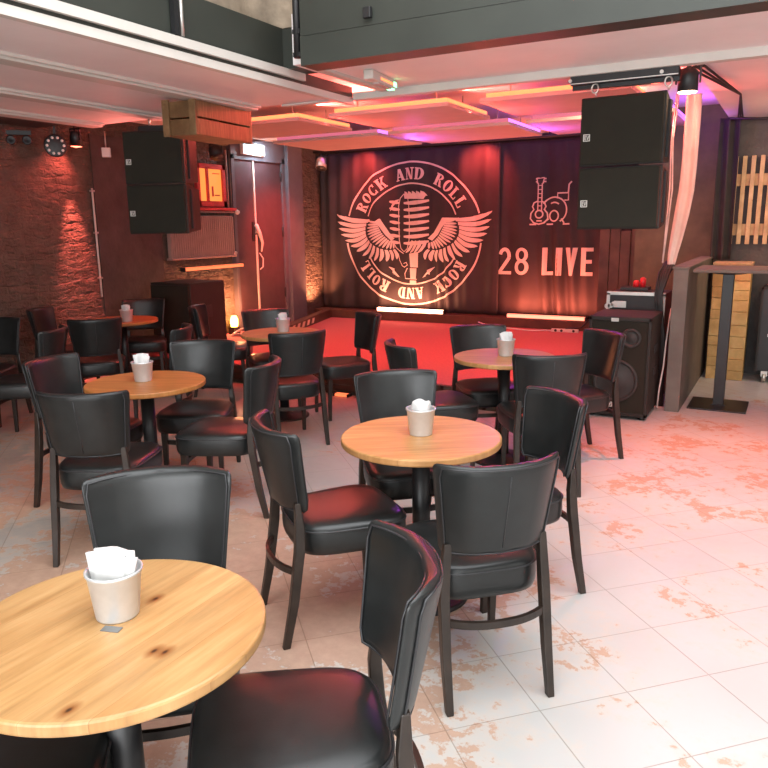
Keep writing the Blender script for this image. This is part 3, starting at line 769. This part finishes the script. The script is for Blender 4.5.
# floor speakers
t = thing('floor_speaker', 'large black floor speaker with round woofers beside the grey partition', 'speaker', (-1.478,6.29,0), 0)
W_, D_, H_ = .50, .56, .87
MB().box((0,.03,.03),(W_,D_,H_)).build('cabinet', M['spk'], t, bevel=.008)
MB().box((-.004,.0,.03),(W_+.004,.06,.06)).box((-.004,0,H_-.03),(W_+.004,D_,H_+.004)).box((-.004,.0,.03),(.022,.06,H_)).box((W_-.022,0,.03),(W_+.004,.06,H_)).build('front_frame', M['spk'], t, bevel=.004)
MB().box((.02,.012,.06),(W_-.02,.03,H_-.03)).build('grille', M['grille'], t)
for r, x, z in ((.185,.235,.33),(.082,.345,.70)):
    o = MB().lathe([(r,0),(r,-.012),(r-.014,-.016),(r-.028,-.008),(r-.03,.002)], 48, (x,.012,z), 'y', caps=False).build('woofer_ring', M['woofer'], t)
    MB().lathe([(r-.03,-.001),(r*.45,.0),(r*.40,-.006),(.002,-.010)], 40, (x,.010,z), 'y', caps=False).build('cone', M['woofer'], o)
badge(t, .19, .010, .13, .06)
MB().box((.18,-.004,H_-.035),(.24,.004,H_-.005)).build('catch', M['alu'], t)
for x, y in ((.04,.06),(W_-.04,.06),(.04,D_-.05),(W_-.04,D_-.05)): MB().lathe([(.025,0),(.025,.03)], 12, (x,y,0)).build('foot', M['blackplas'], t)
for z in (.35,.55): MB().box((W_,.24,z),(W_+.006,.38,z+.07)).build('side_handle', M['blackplas'], t)
t = thing('floor_speaker', 'brown-lit speaker cabinet standing at the left end of the stage', 'speaker', (-6.60,6.26,ST), 0)
MB().box((0,.02,.0),(.62,.60,.83)).build('cabinet', M['spk'], t, bevel=.01)
MB().box((.02,.0,.03),(.60,.02,.80)).build('grille', M['grille'], t)
MB().box((.62,.24,.42),(.628,.36,.56)).build('side_handle', M['blackplas'], t)
# ---------------------------------------------------------------- right side: partition, cases, bar table, timber
struct('partition_1', MB().box((-.895,6.74,0),(-.775,8.85,1.25)).box((-.905,6.73,1.25),(-.765,8.85,1.27)), M['halfwall'], bevel=.004)
t = thing('flight_case', 'black flight case with aluminium edges behind the right floor speaker', 'case', (-1.50,7.06,0))
MB().box((.0,0,0),(.50,.5,1.0)).build('body', M['blackplas'], t)
MB().box((-.01,-.008,.985),(.51,.03,1.015)).box((-.01,-.008,.62),(.02,.03,1.0)).box((.48,-.008,.62),(.51,.03,1.0)).build('edge_trim', M['alu'], t)
MB().box((.06,-.02,.87),(.17,.0,.93)).build('handle_plate', M['alu'], t)
for x, z in ((.0,.88),(.03,.885),(.06,.90)): MB().lathe([(.025,-.01),(.025,.0)], 12, (x,-.005,z), 'y').build('knob', M['alu'], t)
t = thing('effects_unit', 'flat dark unit with a red part lying on the flight case', 'equipment', (-1.42,7.2,1.016))
MB().box((0,0,0),(.25,.18,.03)).build('body', M['blackplas'], t, bevel=.004)
b = MB().lathe([(.03,.03),(.03,.07),(.018,.09)], 16, (.13,.08,0)); b.lathe([(.024,.03),(.028,.11),(.01,.12)], 16, (.19,.08,0)); b.build('red_knobs', M['redplas'], t)
t = MB()
for k in range(5):
    pts = [(-.915-.02*k,6.95+.01*k,1.30),(-.955-.02*k,6.88,1.2),(-1.0-.012*k,6.85,1.02),(-.99-.01*k,6.86,.88),(-.955-.01*k,6.9,.6),(-.945-.01*k,6.92,.0)]
    t.tube(pts, .014 if k < 3 else .009, 6)
tag(t.build('cable_bundle', M['cable']), 'black cable bundle falling over the end of the grey partition', 'cable')
tag(MB().tube([(-.91,6.86,.9),(-.925,6.80,.6),(-.93,6.78,.4),(-.945,6.72,.2),(-.95,6.70,.03)], .007, 6).build('thin_cable', M['palecable']), 'thin pale cable hanging between floor speaker and partition', 'cable')
t = thing('poseur_table', 'tall black bar table with flat square base on the right', 'table', (-.49,7.16,0), 0)
MB().box((-.24,-.24,0),(.24,.24,.012)).box((-.06,-.06,.012),(.06,.06,.02)).build('base', M['pole'], t, bevel=.003)
MB().box((-.045,-.045,.02),(.045,.045,1.2)).build('pole', M['pole'], t, bevel=.004)
MB().lathe([(.12,1.19),(.19,1.205),(.20,1.215)], 32).build('mount', M['pole'], t)
MB().box((-.26,-.33,1.215),(.80,.33,1.245)).build('tabletop', M['halfwall'], t, bevel=.006)
t = thing('timber_block_plinth', 'stack of pale timber blocks behind the tall bar table', 'timber stack', (-.73,8.4,0))
r = random.Random(5)
for cx0, cx1 in ((0,.135),(.165,.36)):
    z = .0
    while z < 1.18:
        h = min(r.choice((.10,.12,.14,.18)), 1.2-z)
        if 1.2-z-h < .05: h = 1.2-z
        MB().box((cx0+r.uniform(0,.008),r.uniform(0,.012),z+.0015),(cx1,.30,z+h-.0015)).build('block', M['block'], t, bevel=.004)
        z += h
MB().box((.135,.03,0),(.165,.28,1.2)).build('core_board', M['slat'], t)
MB().box((-.005,-.01,1.2),(.37,.31,1.225)).build('top_board', M['slat'], t, bevel=.003)
t = thing('slatted_wood_panel', 'pale slatted wooden panel hung on the dark right wall', 'wood panel', (0,8.80,0))
for k in range(9):
    x = -.645+k*.083
    MB().box((x,-.02,1.40+.0),(x+.042,0,2.30)).build('slat', M['slat'], t, bevel=.003)
for z in (1.55,2.06): MB().box((-.63,.0,z-.06),(.10,.04,z+.06)).build('rail', M['slat'], t, bevel=.003)
t = thing('equipment_trunk', 'black equipment trunk on casters at the right edge behind the bar table', 'case', (-.27,8.40,0))
MB().box((.02,0,.12),(.62,.44,.98)).build('body', M['blackplas'], t, bevel=.01)
MB().box((.01,-.008,.12),(.03,.02,.98)).box((.01,-.008,.96),(.63,.02,.985)).build('edge_trim', M['spk'], t)
for z in (.48,.75): MB().box((.10,-.012,z),(.18,.0,z+.03)).build('latch', M['alu'], t)
for x in (.10,.54):
    o = MB().lathe([(.05,-.018),(.05,.018)], 20, (x,.05,.05), 'x').build('caster', M['alu'], t)
    MB().box((x-.03,.02,.06),(x+.03,.09,.12)).build('fork', M['alu'], o)
t = thing('wood_plank_screen', 'upright dark planks leaning behind the right floor speaker', 'planks', (0,9.42,0))
for k in range(5):
    x = -2.13+k*.125
    MB().box((x,-.02+.01*(k%2),.02),(x+.118,.02+.01*(k%2),1.62-.08*(k==2))).build('plank', M['plank'], t, bevel=.004)
def fold3(x, z): return 8.72+.035*sin(x*44+z)+.02*sin(x*90)
tag(cloth(-.80,-.60,1.24,2.68,30,24,lambda x,z: 8.70+.03*sin(x*60+z*1.3),.02).build('curtain_bundle', M['black_cloth']), 'black gathered curtain hanging beside the slatted wooden panel', 'curtain')
tag(MB().tube([(-.70,8.55,2.655),(-.3,8.6,2.63),(.2,8.62,2.652)], .012, 6).build('ceiling_cable', M['cable']), 'black cable clipped along the right ceiling edge', 'cable')
# lamp and hanging pale drape
def parcan(name, label, loc, aim, glow, r=.055, ln=.13, cat='lamp', stem=True, body=None):
    t = thing(name, label, cat, loc)
    q = (Vector(aim)-Vector(loc)).to_track_quat('-Z','Y').to_matrix().to_4x4()
    def tf(b):
        b.v = [tuple(q @ Vector(p)) for p in b.v]; return b
    tf(MB().lathe([(r*.55,ln*.5),(r*.85,ln*.4),(r,ln*.2),(r,-ln*.5),(r*.9,-ln*.5),(r*.9,-ln*.42)], 24, caps=False)).build('housing', body or M['blackplas'], t)
    tf(MB().lathe([(r*.93,-ln*.47),(r*.9,-ln*.53),(.001,-ln*.60)], 24, caps=False)).build('lens', glow, t)
    if stem: MB().box((-.012,-.012,.02),(.012,.012,.13)).box((-r-.015,-.01,-.02),(-r-.005,.01,.10)).box((r+.005,-.01,-.02),(r+.015,.01,.10)).box((-r-.015,-.01,.09),(r+.015,.01,.105)).build('yoke', M['blackplas'], t)
    return t
parcan('spot_lamp', 'black spot lamp glowing warm white above the pale hanging drape', (-.70,5.34,2.53), (-.70,5.36,1), M['lamp_warm'], .062, .14)
def drape_strip(name, m, label, x0, x1, y, prof):
    b = MB(); rows = []
    for z, off, wd in prof:
        n = 14; row = []
        for i in range(n+1): 
            k = i/n; row.append((x0+off+(x1-x0)*wd*k, y+.012*sin(k*9+z*1.5), z))
        rows.append(row)
    vs = [p for r_ in rows for p in r_]; k2 = [(x, yy+.012, z) for (x,yy,z) in vs]; n = len(rows[0]); fs = []
    o = len(vs)
    for j in range(len(rows)-1):
        for i in range(n-1):
            a = j*n+i; fs += [(a,a+1,a+n+1,a+n),(o+a,o+a+n,o+a+n+1,o+a+1)]
    for j in range(len(rows)-1):
        a = j*n; fs.append((a,a+n,o+a+n,o+a)); a += n-1; fs.append((a,o+a,o+a+n,a+n))
    b.add(vs+k2, fs, True); o_ = b.build(name, m); return tag(o_, label, 'drape')
drape_strip('hanging_drape', M['drape'], 'pale cloth drape hanging in a long curve from the ceiling lamp to the partition', -.895, -.775, 6.80,
    [(2.66,.0,1),(2.4,.0,1),(2.1,-.003,1),(1.9,-.012,1.02),(1.7,-.035,1.0),(1.5,-.055,.85),(1.38,-.065,.7),(1.285,-.065,.55)])
t = MB()
for k in range(2): t.tube([(-.955+.015*k,6.70,2.66),(-.975+.012*k,6.70,2.3),(-.965+.02*k,6.71,1.9),(-.975+.012*k,6.71,1.6),(-.985,6.72,1.30)], .006, 6)
tag(t.build('hanging_cables', M['palecable']), 'thin pale cables hanging beside the right speaker pair', 'cable')
t = MB()
for k in range(3): t.tube([(-.80+.03*k,5.46,2.60+.01*k),(-.74+.05*k,5.6,2.655),(-.5,6.9,2.64),(-.62+.02*k,8.5,2.655)], .009, 6)
tag(t.build('lamp_cables', M['cable']), 'black cables running back from the warm spot lamp along the ceiling', 'cable')
# ---------------------------------------------------------------- ceiling rafts with led strips
def raft(label, x0, x1, y0, y1, front, right, left, z=2.64):
    t = thing('ceiling_raft', label, 'ceiling panel', (0,0,0), 0, 'suspended ceiling rafts')
    MB().box((x0,y0,z),(x1,y1,z+.035)).build('panel', M['raft'], t, bevel=.004)
    e = .02
    if front: MB().box((x0+.05,y0+e,z+.04),(x1-.02,y0+e+.02,z+.072)).build('led_strip', front, t)
    if right: MB().box((x1-e-.02,y0+.05,z+.04),(x1-e,y1-.02,z+.072)).build('led_strip', right, t)
    if left: MB().box((x0+e,y0+.05,z+.04),(x0+e+.02,y1-.02,z+.072)).build('led_strip', left, t)
    for x in (x0+.2,x1-.2):
        for y in (y0+.2,y1-.2): MB().tube([(x,y,z+.035),(x,y,2.85)], .006, 6).build('hanger', M['alu'], t)
O_, P_, K_ = M['strip_orange'], M['strip_purple'], M['strip_pink']
raft('suspended ceiling raft edged in orange light behind the wooden crate', -5.52,-4.28,6.10,7.10,O_,O_,None)
raft('suspended ceiling raft edged in orange light in the middle of the front row', -3.93,-2.72,6.10,7.10,O_,O_,None)
raft('suspended ceiling raft edged in orange light beside the right hanging speakers', -2.43,-1.20,6.10,7.10,O_,O_,None)
raft('suspended ceiling raft edged in violet light at the left of the back row', -5.72,-4.25,7.60,8.75,K_,P_,None)
raft('suspended ceiling raft edged in violet light in the middle of the back row', -4.12,-2.70,7.60,8.75,K_,P_,None)
raft('suspended ceiling raft at the right of the back row, partly behind the speakers', -2.52,-1.10,7.60,8.75,K_,P_,None)
# emergency light on the ceiling
t = thing('emergency_light', 'white emergency light on the ceiling with a green indicator', 'light', (-2.59,4.70,2.65), rad(97))
MB().box((-.24,-.035,-.06),(.20,.035,0)).build('casing', M['white'], t, bevel=.008)
MB().box((-.10,-.022,-.068),(.13,.022,-.06)).build('diffuser', M['raft'], t)
MB().box((.14,-.038,-.05),(.19,-.028,-.02)).box((.14,-.022,-.066),(.19,.022,-.058)).build('indicator', M['green'], t)
MB().box((-.10,-.038,-.045),(.12,-.034,-.03)).build('lit_strip', M['strip_orange'], t)
# wooden crate under the ceiling
t = thing('wooden_crate', 'slatted wooden crate fixed under the pink ceiling at left', 'crate', (-4.0,4.40,2.335), rad(5))
cw, cl_, ch = -.31, .70, .25
for z in (.0,.13): 
    MB().box((cw,0,z),(0,.015,z+.117)).build('end_board', M['crate'], t, bevel=.003)
    MB().box((cw,cl_-.015,z),(0,cl_,z+.117)).build('end_board', M['crate'], t, bevel=.003)
    MB().box((-.014,.015,z),(0,cl_-.015,z+.117)).build('side_board', M['crate'], t, bevel=.003)
    MB().box((cw,.015,z),(cw+.014,cl_-.015,z+.117)).build('side_board', M['crate'], t, bevel=.003)
MB().box((cw+.014,.015,0),(-.014,cl_-.015,.012)).build('bottom', M['crate'], t)
for x in (cw+.015,-.045):
    for y in (-.022,cl_): MB().box((x-.015,y,-.005),(x+.045,y+.022,ch+.01)).build('corner_batten', M['crate'], t, bevel=.003)
# ---------------------------------------------------------------- left wall fittings
XW = XL
parcan('wall_spot_lamp', 'red spot lamp shining down the brick wall at left', (XW+.20,5.47,2.57), (XW+.11,5.49,1.0), M['lamp_red'], .06, .15)
t = thing('led_wash_light', 'round black stage light with a ring of small lenses at upper left', 'lamp', (XW+.26,5.17,2.47), rad(50))
MB().lathe([(.06,.10),(.105,.05),(.11,-.03),(.10,-.035),(.001,-.03)], 28, axis='y', caps=False).build('housing', M['blackplas'], t)
for k in range(10): MB().lathe([(.014,-.04),(.001,-.046)], 10, (.078*cos(k*.628),0,.078*sin(k*.628)), 'y', caps=False).build('lens', M['badge'], t)
MB().box((-.012,-.01,.1),(.012,.01,.22)).build('yoke', M['blackplas'], t)
t = thing('camera_light', 'pair of small dark lens heads high on the wall at far left', 'lamp', (XW+.2,4.85,2.50), rad(50))
for x in (-.10,.04): MB().lathe([(.04,.08),(.045,-.03),(.03,-.03),(.001,-.02)], 18, (x,0,0), 'y', caps=False).build('lens_head', M['blackplas'], t)
MB().box((-.14,-.01,.05),(.08,.03,.09)).build('bracket', M['blackplas'], t)
t = thing('wall_speaker_box', 'small white box hung from a rod near the red spot lamp', 'box', (XW+.20,5.85,2.46), rad(45))
MB().box((-.045,-.03,-.05),(.045,.03,.05)).build('box', M['white'], t, bevel=.005); MB().tube([(0,0,.05),(0,0,.22)], .007).build('rod', M['alu'], t)
t = thing('wall_conduit', 'thin pale vertical conduit on the brick wall at left', 'pipe', (0,0,0))
MB().tube([(XW+.015,5.77,.9),(XW+.015,5.77,2.09)], .011, 8).build('pipe', M['white'], t)
for z in (1.1,1.6,2.05): MB().box((XW,5.745,z),(XW+.028,5.795,z+.02)).build('clip', M['alu'], t)
# dark plain panel on the wall behind the left speakers
struct('wall_panel_left', MB().box((XW,5.80,ST),(XW+.012,6.75,2.66)), M['darkwall'])
w = MB()
for a, b in (((7.40,1.92),(7.95,1.99)),((7.40,2.40),(7.95,2.46)),((7.40,1.92),(7.455,2.46)),((7.895,1.92),(7.95,2.46)),((7.59,1.98),(7.62,2.42))):
    w.box((XW,a[0],a[1]),(XW+.05,b[0],b[1]))
w.box((XW,7.36,1.87),(XW+.09,8.10,1.905))
wn = struct('window_2', w, M['redframe'])
for a, b in ((7.455,7.59),(7.62,7.895)):
    MB().box((XW+.005,a,1.99),(XW+.02,b,2.40)).build('pane', M['pane'], wn)
MB().box((XW+.02,7.70,2.05),(XW+.026,7.73,2.18)).box((XW+.02,7.75,2.06),(XW+.026,7.85,2.075)).box((XW+.02,7.73,2.34),(XW+.026,7.86,2.35)).build('latch', M['redframe'], wn)
parcan('stage_spot_lamp', 'black spot lamp with red rim above the glowing amber window', (XW+.20,7.62,2.60), (XW+.6,7.4,1.5), M['blackplas'], .09, .16)
t = thing('wall_pipes', 'pair of thin red-lit pipes rising beside the amber window', 'pipe', (0,0,0))
for y in (7.99,8.07): MB().tube([(XW+.04,y,1.86),(XW+.04,y,2.66)], .014, 8).build('pipe', M['rad'], t)
MB().tube([(XW+.06,7.4,1.85),(XW+.06,8.12,1.85)], .013, 8).build('pipe', M['rad'], t)
MB().lathe([(.03,0),(.036,.02),(.02,.05)], 16, (XW+.06,8.12,1.85), 'x').build('valve', M['drape'], t)
t = thing('radiator', 'ribbed radiator on the wall below the left hanging speakers', 'radiator', (XW,0,0))
MB().box((.03,6.82,1.27),(.09,8.0,1.80)).box((.02,6.80,1.255),(.12,8.02,1.28)).build('body', M['rad'], t, bevel=.004)
rb = MB()
for k in range(30): rb.box((.09,6.84+k*.039,1.29),(.108,6.84+k*.039+.022,1.79))
rb.build('ribs', M['rad'], t)
MB().lathe([(.02,0),(.025,.05)], 14, (.06,8.02,1.30), 'y').build('valve', M['alu'], t)
def ledbar(label, loc, rz, ln, m, h=.05):
    t = thing('led_bar_light', label, 'light', loc, rz, 'led bar lights')
    MB().box((-ln/2,-.03,0),(ln/2,.04,h*.9)).build('housing', M['blackplas'], t)
    MB().box((-ln/2+.015,-.036,h*.12),(ln/2-.015,-.028,h*.85)).box((-ln/2+.015,-.03,h*.9),(ln/2-.015,.02,h*.95)).build('diffuser', m, t)
    for x in (-ln/2-.006,ln/2-.006): MB().box((x,-.034,-.0),(x+.012,.044,h)).build('end_cap', M['blackplas'], t)
    return t
ledbar('led bar glowing pale pink on the kerb below the winged emblem', (-5.10,10.06,.331), 0, 1.15, M['bar_pale'], .06)
ledbar('led bar glowing dotted red on the kerb below the lettering 28 LIVE', (-2.98,10.06,.331), 0, 1.13, M['bar_red'], .055)
t = ledbar('long orange led bar fixed to the wall under the radiator', (XW+.07,7.60,1.105), rad(90), 1.16, M['bar_orange'], .05)
MB().box((-.05,.04,.01),(.05,.07,.04)).build('bracket', M['blackplas'], t)
ledbar('short led bar glowing at the foot of the stage front', (-3.80,6.0,.0), rad(2), .16, M['bar_orange'], .03)
t = thing('wall_uplight', 'small amber uplight glowing against the brick beside the door', 'lamp', (XW+.12,7.88,ST))
MB().box((-.05,-.07,0),(.05,.07,.10)).build('housing', M['blackplas'], t, bevel=.005)
MB().lathe([(.045,.10),(.055,.15),(.050,.21),(.03,.25)], 18).build('glass', M['flame'], t)
t = MB()
for k in range(3): t.tube([(XW+.30+.10*cos(a)+.02*k,7.75+.10*sin(a),ST+.012+.014*k+ .05*max(0,sin(a))) for a in [2*pi*i/20 for i in range(20)]], .009, 6, True)
tag(t.build('cord_coil', M['palecable']), 'small coil of pale cord lying at the foot of the wall', 'cable')
t = thing('floor_uplight', 'small uplight on the stage lighting the corner brick orange', 'lamp', (XW+.30,9.90,ST))
MB().lathe([(.05,0),(.05,.10),(.045,.11)], 18).build('housing', M['blackplas'], t); MB().lathe([(.04,.111),(.001,.112)], 18, caps=False).build('lens', M['flame'], t)
parcan('stage_spot_lamp', 'grey spot lamp in the corner above the left edge of the emblem backdrop', (XW+.28,9.95,2.60), (XW+.5,9.3,1.2), M['blackplas'], .085, .17, body=M['alu'])
# door
d = thing('door_1', None, None); d['kind'] = 'structure'
MB().box((XW,8.12,ST),(XW+.04,8.535,2.56)).build('door_leaf', M['doorpaint'], d, bevel=.004)
MB().box((XW,8.565,ST),(XW+.04,9.20,2.56)).build('door_leaf', M['doorpaint'], d, bevel=.004)
MB().box((XW,8.535,ST),(XW+.055,8.565,2.56)).build('meeting_strip', M['drape'], d)
fr = MB().box((XW,8.06,ST),(XW+.07,8.12,2.62)).box((XW,9.20,ST),(XW+.07,9.27,2.62)).box((XW,8.06,2.56),(XW+.07,9.27,2.84)).build('door_frame', M['greyframe'], d)
h = MB().box((XW+.04,8.47,1.45),(XW+.055,8.52,1.72)).tube([(XW+.05,8.50,1.55),(XW+.10,8.50,1.55),(XW+.10,8.40,1.55)], .011).build('handle', M['blackplas'], d)
for z in (.6,1.5,2.3): MB().tube([(XW+.05,9.19,z),(XW+.05,9.19,z+.14)], .014).build('hinge', M['blackplas'], d)
t = MB(); t.tube([(XW+.075,8.52,1.68),(XW+.09,8.58,1.55),(XW+.085,8.64,1.42),(XW+.09,8.60,1.30)], [.03,.028,.02,.012], 8); t.tube([(XW+.085,8.56,1.28),(XW+.09,8.63,1.2),(XW+.09,8.62,1.08),(XW+.085,8.56,1.05)], .010, 6)
tag(t.build('cloth_cord', M['drape']), 'pale cloth and cord hanging from the double door handle', 'cord')
t = thing('exit_sign', 'glowing white exit light box above the double door', 'sign', (XW+.09,8.5,2.70), rad(0))
MB().box((-.02,-.24,-.075),(.03,.24,.075)).build('casing', M['white'], t, bevel=.004); MB().box((.03,-.225,-.06),(.036,.225,.06)).build('panel', M['exit'], t)
struct('pilaster_1', MB().box((XW,9.27,ST),(XW+.13,9.64,2.84)), M['greyframe'], bevel=.01)
# power strip and cable on stage
t = thing('power_strip', 'white power strip on the red carpet by the kerb', 'power strip', (-2.63,9.80,ST), rad(4))
MB().box((-.18,-.025,0),(.18,.025,.045)).build('body', M['white'], t, bevel=.006)
for k in (-.12,-.04,.12): MB().lathe([(.018,0),(.018,.006)], 14, (k,-.026,.024), 'y').build('socket', M['blackplas'], t)
tag(MB().tube([(-2.82,9.80,ST+.015),(-3.1,9.72,ST+.008),(-3.5,9.85,ST+.008),(-3.75,9.93,ST+.01),(-3.95,9.985,ST+.05)], .009, 6).build('extension_cord', M['white']), 'white extension cord along the kerb from the power strip', 'cable')
tag(MB().tube([(-2.35,9.985,.36),(-2.45,9.95,.25),(-2.55,9.85,ST+.055),(-2.62,9.80,ST+.05)], .009, 6).build('plug_cable', M['cable']), 'black cable plugged into the white power strip', 'cable')
# ---------------------------------------------------------------- lights
day = (.965,.985,1.0)
light('skylight', 'AREA', (.1,1.1,4.58), 300, day, (.1,1.1,0), shape='RECTANGLE', size=4.6, size_y=4.8)
light('window_daylight', 'AREA', (0,YF+.05,1.6), 210, day, (-.6,4,1.0), shape='RECTANGLE', size=5.0, size_y=1.9)
RED = (1,.075,.06)
light('spot_floor_red', 'SPOT', (-.55,5.30,2.44), 240, (1,.19,.14), (.35,5.1,0), spot_size=rad(112), spot_blend=.9, shadow_soft_size=.05)
light('spot_drape_warm', 'SPOT', (-.70,5.36,2.44), 70, (1,.40,.25), (-.8,6.8,1.9), spot_size=rad(60), spot_blend=.8, shadow_soft_size=.05)
for x, y in ((-5.2,7.2),(-3.6,7.3),(-2.2,7.3)):
    light('stage_red', 'SPOT', (x,y,2.60), 100, RED, (x+.3,8.2,.2), spot_size=rad(125), spot_blend=.8, shadow_soft_size=.08)
for x, e in ((-5.90,100),(-3.98,110)):
    light('backdrop_red', 'SPOT', (x,9.90,2.77), e, RED, (x-.05,10.24,2.35), spot_size=rad(110), spot_blend=1.0, shadow_soft_size=.03)
light('bar_glow', 'AREA', (-5.10,10.04,.42), 22, (1,.35,.2), (-5.10,10.2,1.2), shape='RECTANGLE', size=1.1, size_y=.04)
light('bar_glow_red', 'AREA', (-2.98,10.04,.42), 34, (1,.18,.10), (-2.98,10.22,1.1), shape='RECTANGLE', size=1.1, size_y=.04)
light('wall_red', 'SPOT', (XW+.16,5.47,2.475), 520, (1,.14,.10), (XW+.03,5.52,.5), spot_size=rad(30), spot_blend=.9, shadow_soft_size=.015)
light('wall_red_wide', 'SPOT', (XW+.20,5.47,2.475), 26, (1,.13,.10), (XW,5.36,2.22), spot_size=rad(96), spot_blend=1.0, shadow_soft_size=.015)
light('aisle_red', 'SPOT', (-4.8,6.5,2.55), 110, RED, (-5.0,5.6,0), spot_size=rad(74), spot_blend=.8, shadow_soft_size=.06)
light('door_red', 'SPOT', (-5.3,8.5,2.5), 330, RED, (XW,8.95,1.55), spot_size=rad(50), spot_blend=.9, shadow_soft_size=.06)
light('uplight_amber', 'POINT', (XW+.25,7.88,.60), 34, (1,.33,.14), shadow_soft_size=.05)
light('corner_amber', 'SPOT', (XW+.30,9.90,.36), 150, (1,.30,.14), (XW+.02,9.95,1.1), spot_size=rad(110), spot_blend=.9, shadow_soft_size=.03)
light('violet_rail', 'AREA', (-4.0,9.85,2.80), 4, (.40,.08,1), (-4.0,10.3,2.3), shape='RECTANGLE', size=5.0, size_y=.05)
light('violet_column', 'POINT', (-.95,8.3,2.60), 5, (.38,.08,1), shadow_soft_size=.08)
light('violet_chairs', 'SPOT', (-2.7,7.8,2.58), 40, (.55,.06,.9), (-2.2,4.4,.4), spot_size=rad(80), spot_blend=.9, shadow_soft_size=.06)
# glow of the led strips on top of the rafts
for x0, x1, y in ((-5.5,-4.3,6.10),(-3.9,-2.75,6.10),(-2.4,-1.2,6.10)):
    light('raft_glow', 'AREA', ((x0+x1)/2,y+.03,2.73), 34, (1,.11,.08), ((x0+x1)/2,y-.10,2.85), shape='RECTANGLE', size=x1-x0, size_y=.03)
    light('raft_glow', 'AREA', (x1-.02,y+.5,2.73), 22, (1,.11,.08), (x1+.2,y+.5,2.85), shape='RECTANGLE', size=.03, size_y=.9)
for x1 in (-4.25,-2.70):
    light('raft_glow_violet', 'AREA', (x1-.02,8.2,2.73), 9, (.6,.12,1), (x1+.2,8.2,2.85), shape='RECTANGLE', size=.03, size_y=1.0)
for x in (-4.9,-3.3,-1.9):
    light('stage_bounce_fill', 'SPOT', (x,9.2,.45), 45, (1,.17,.11), (x,7.3,2.7), spot_size=rad(110), spot_blend=.9, shadow_soft_size=.06)  # added red fill from below for the raft undersides, no fixtures stand here
light('alcove_fill', 'AREA', (.5,7.6,2.62), 26, (1,.78,.5), (-.5,8.8,1.3), size=.5)  # added warm fill to brighten the timber and slats, no fixture modelled
light('partition_lamp', 'AREA', (-1.6,7.3,2.78), 16, (1,.78,.5), (-1.5,9.0,1.2), size=.4)
light('exit_glow', 'AREA', (XW+.25,8.6,2.74), 11, (.7,.9,1), (XW,8.7,2.2), size=.2)
light('ceiling_pink', 'AREA', (-5.9,5.6,2.3), 7, (1,.2,.16), (-5.2,4.0,2.62), size=.6)
w = bpy.data.worlds.new('world'); S.world = w; w.use_nodes = True
bg = w.node_tree.nodes['Background']; bg.inputs[0].default_value = (.75,.8,.9,1); bg.inputs[1].default_value = .6
S.view_settings.view_transform = 'Standard'; S.view_settings.look = 'None'; S.view_settings.gamma = 1
S.view_settings.use_curve_mapping = False; S.view_settings.exposure = .35
S.cycles.use_denoising = True
S.cycles.max_bounces = 8; S.cycles.sample_clamp_indirect = 6
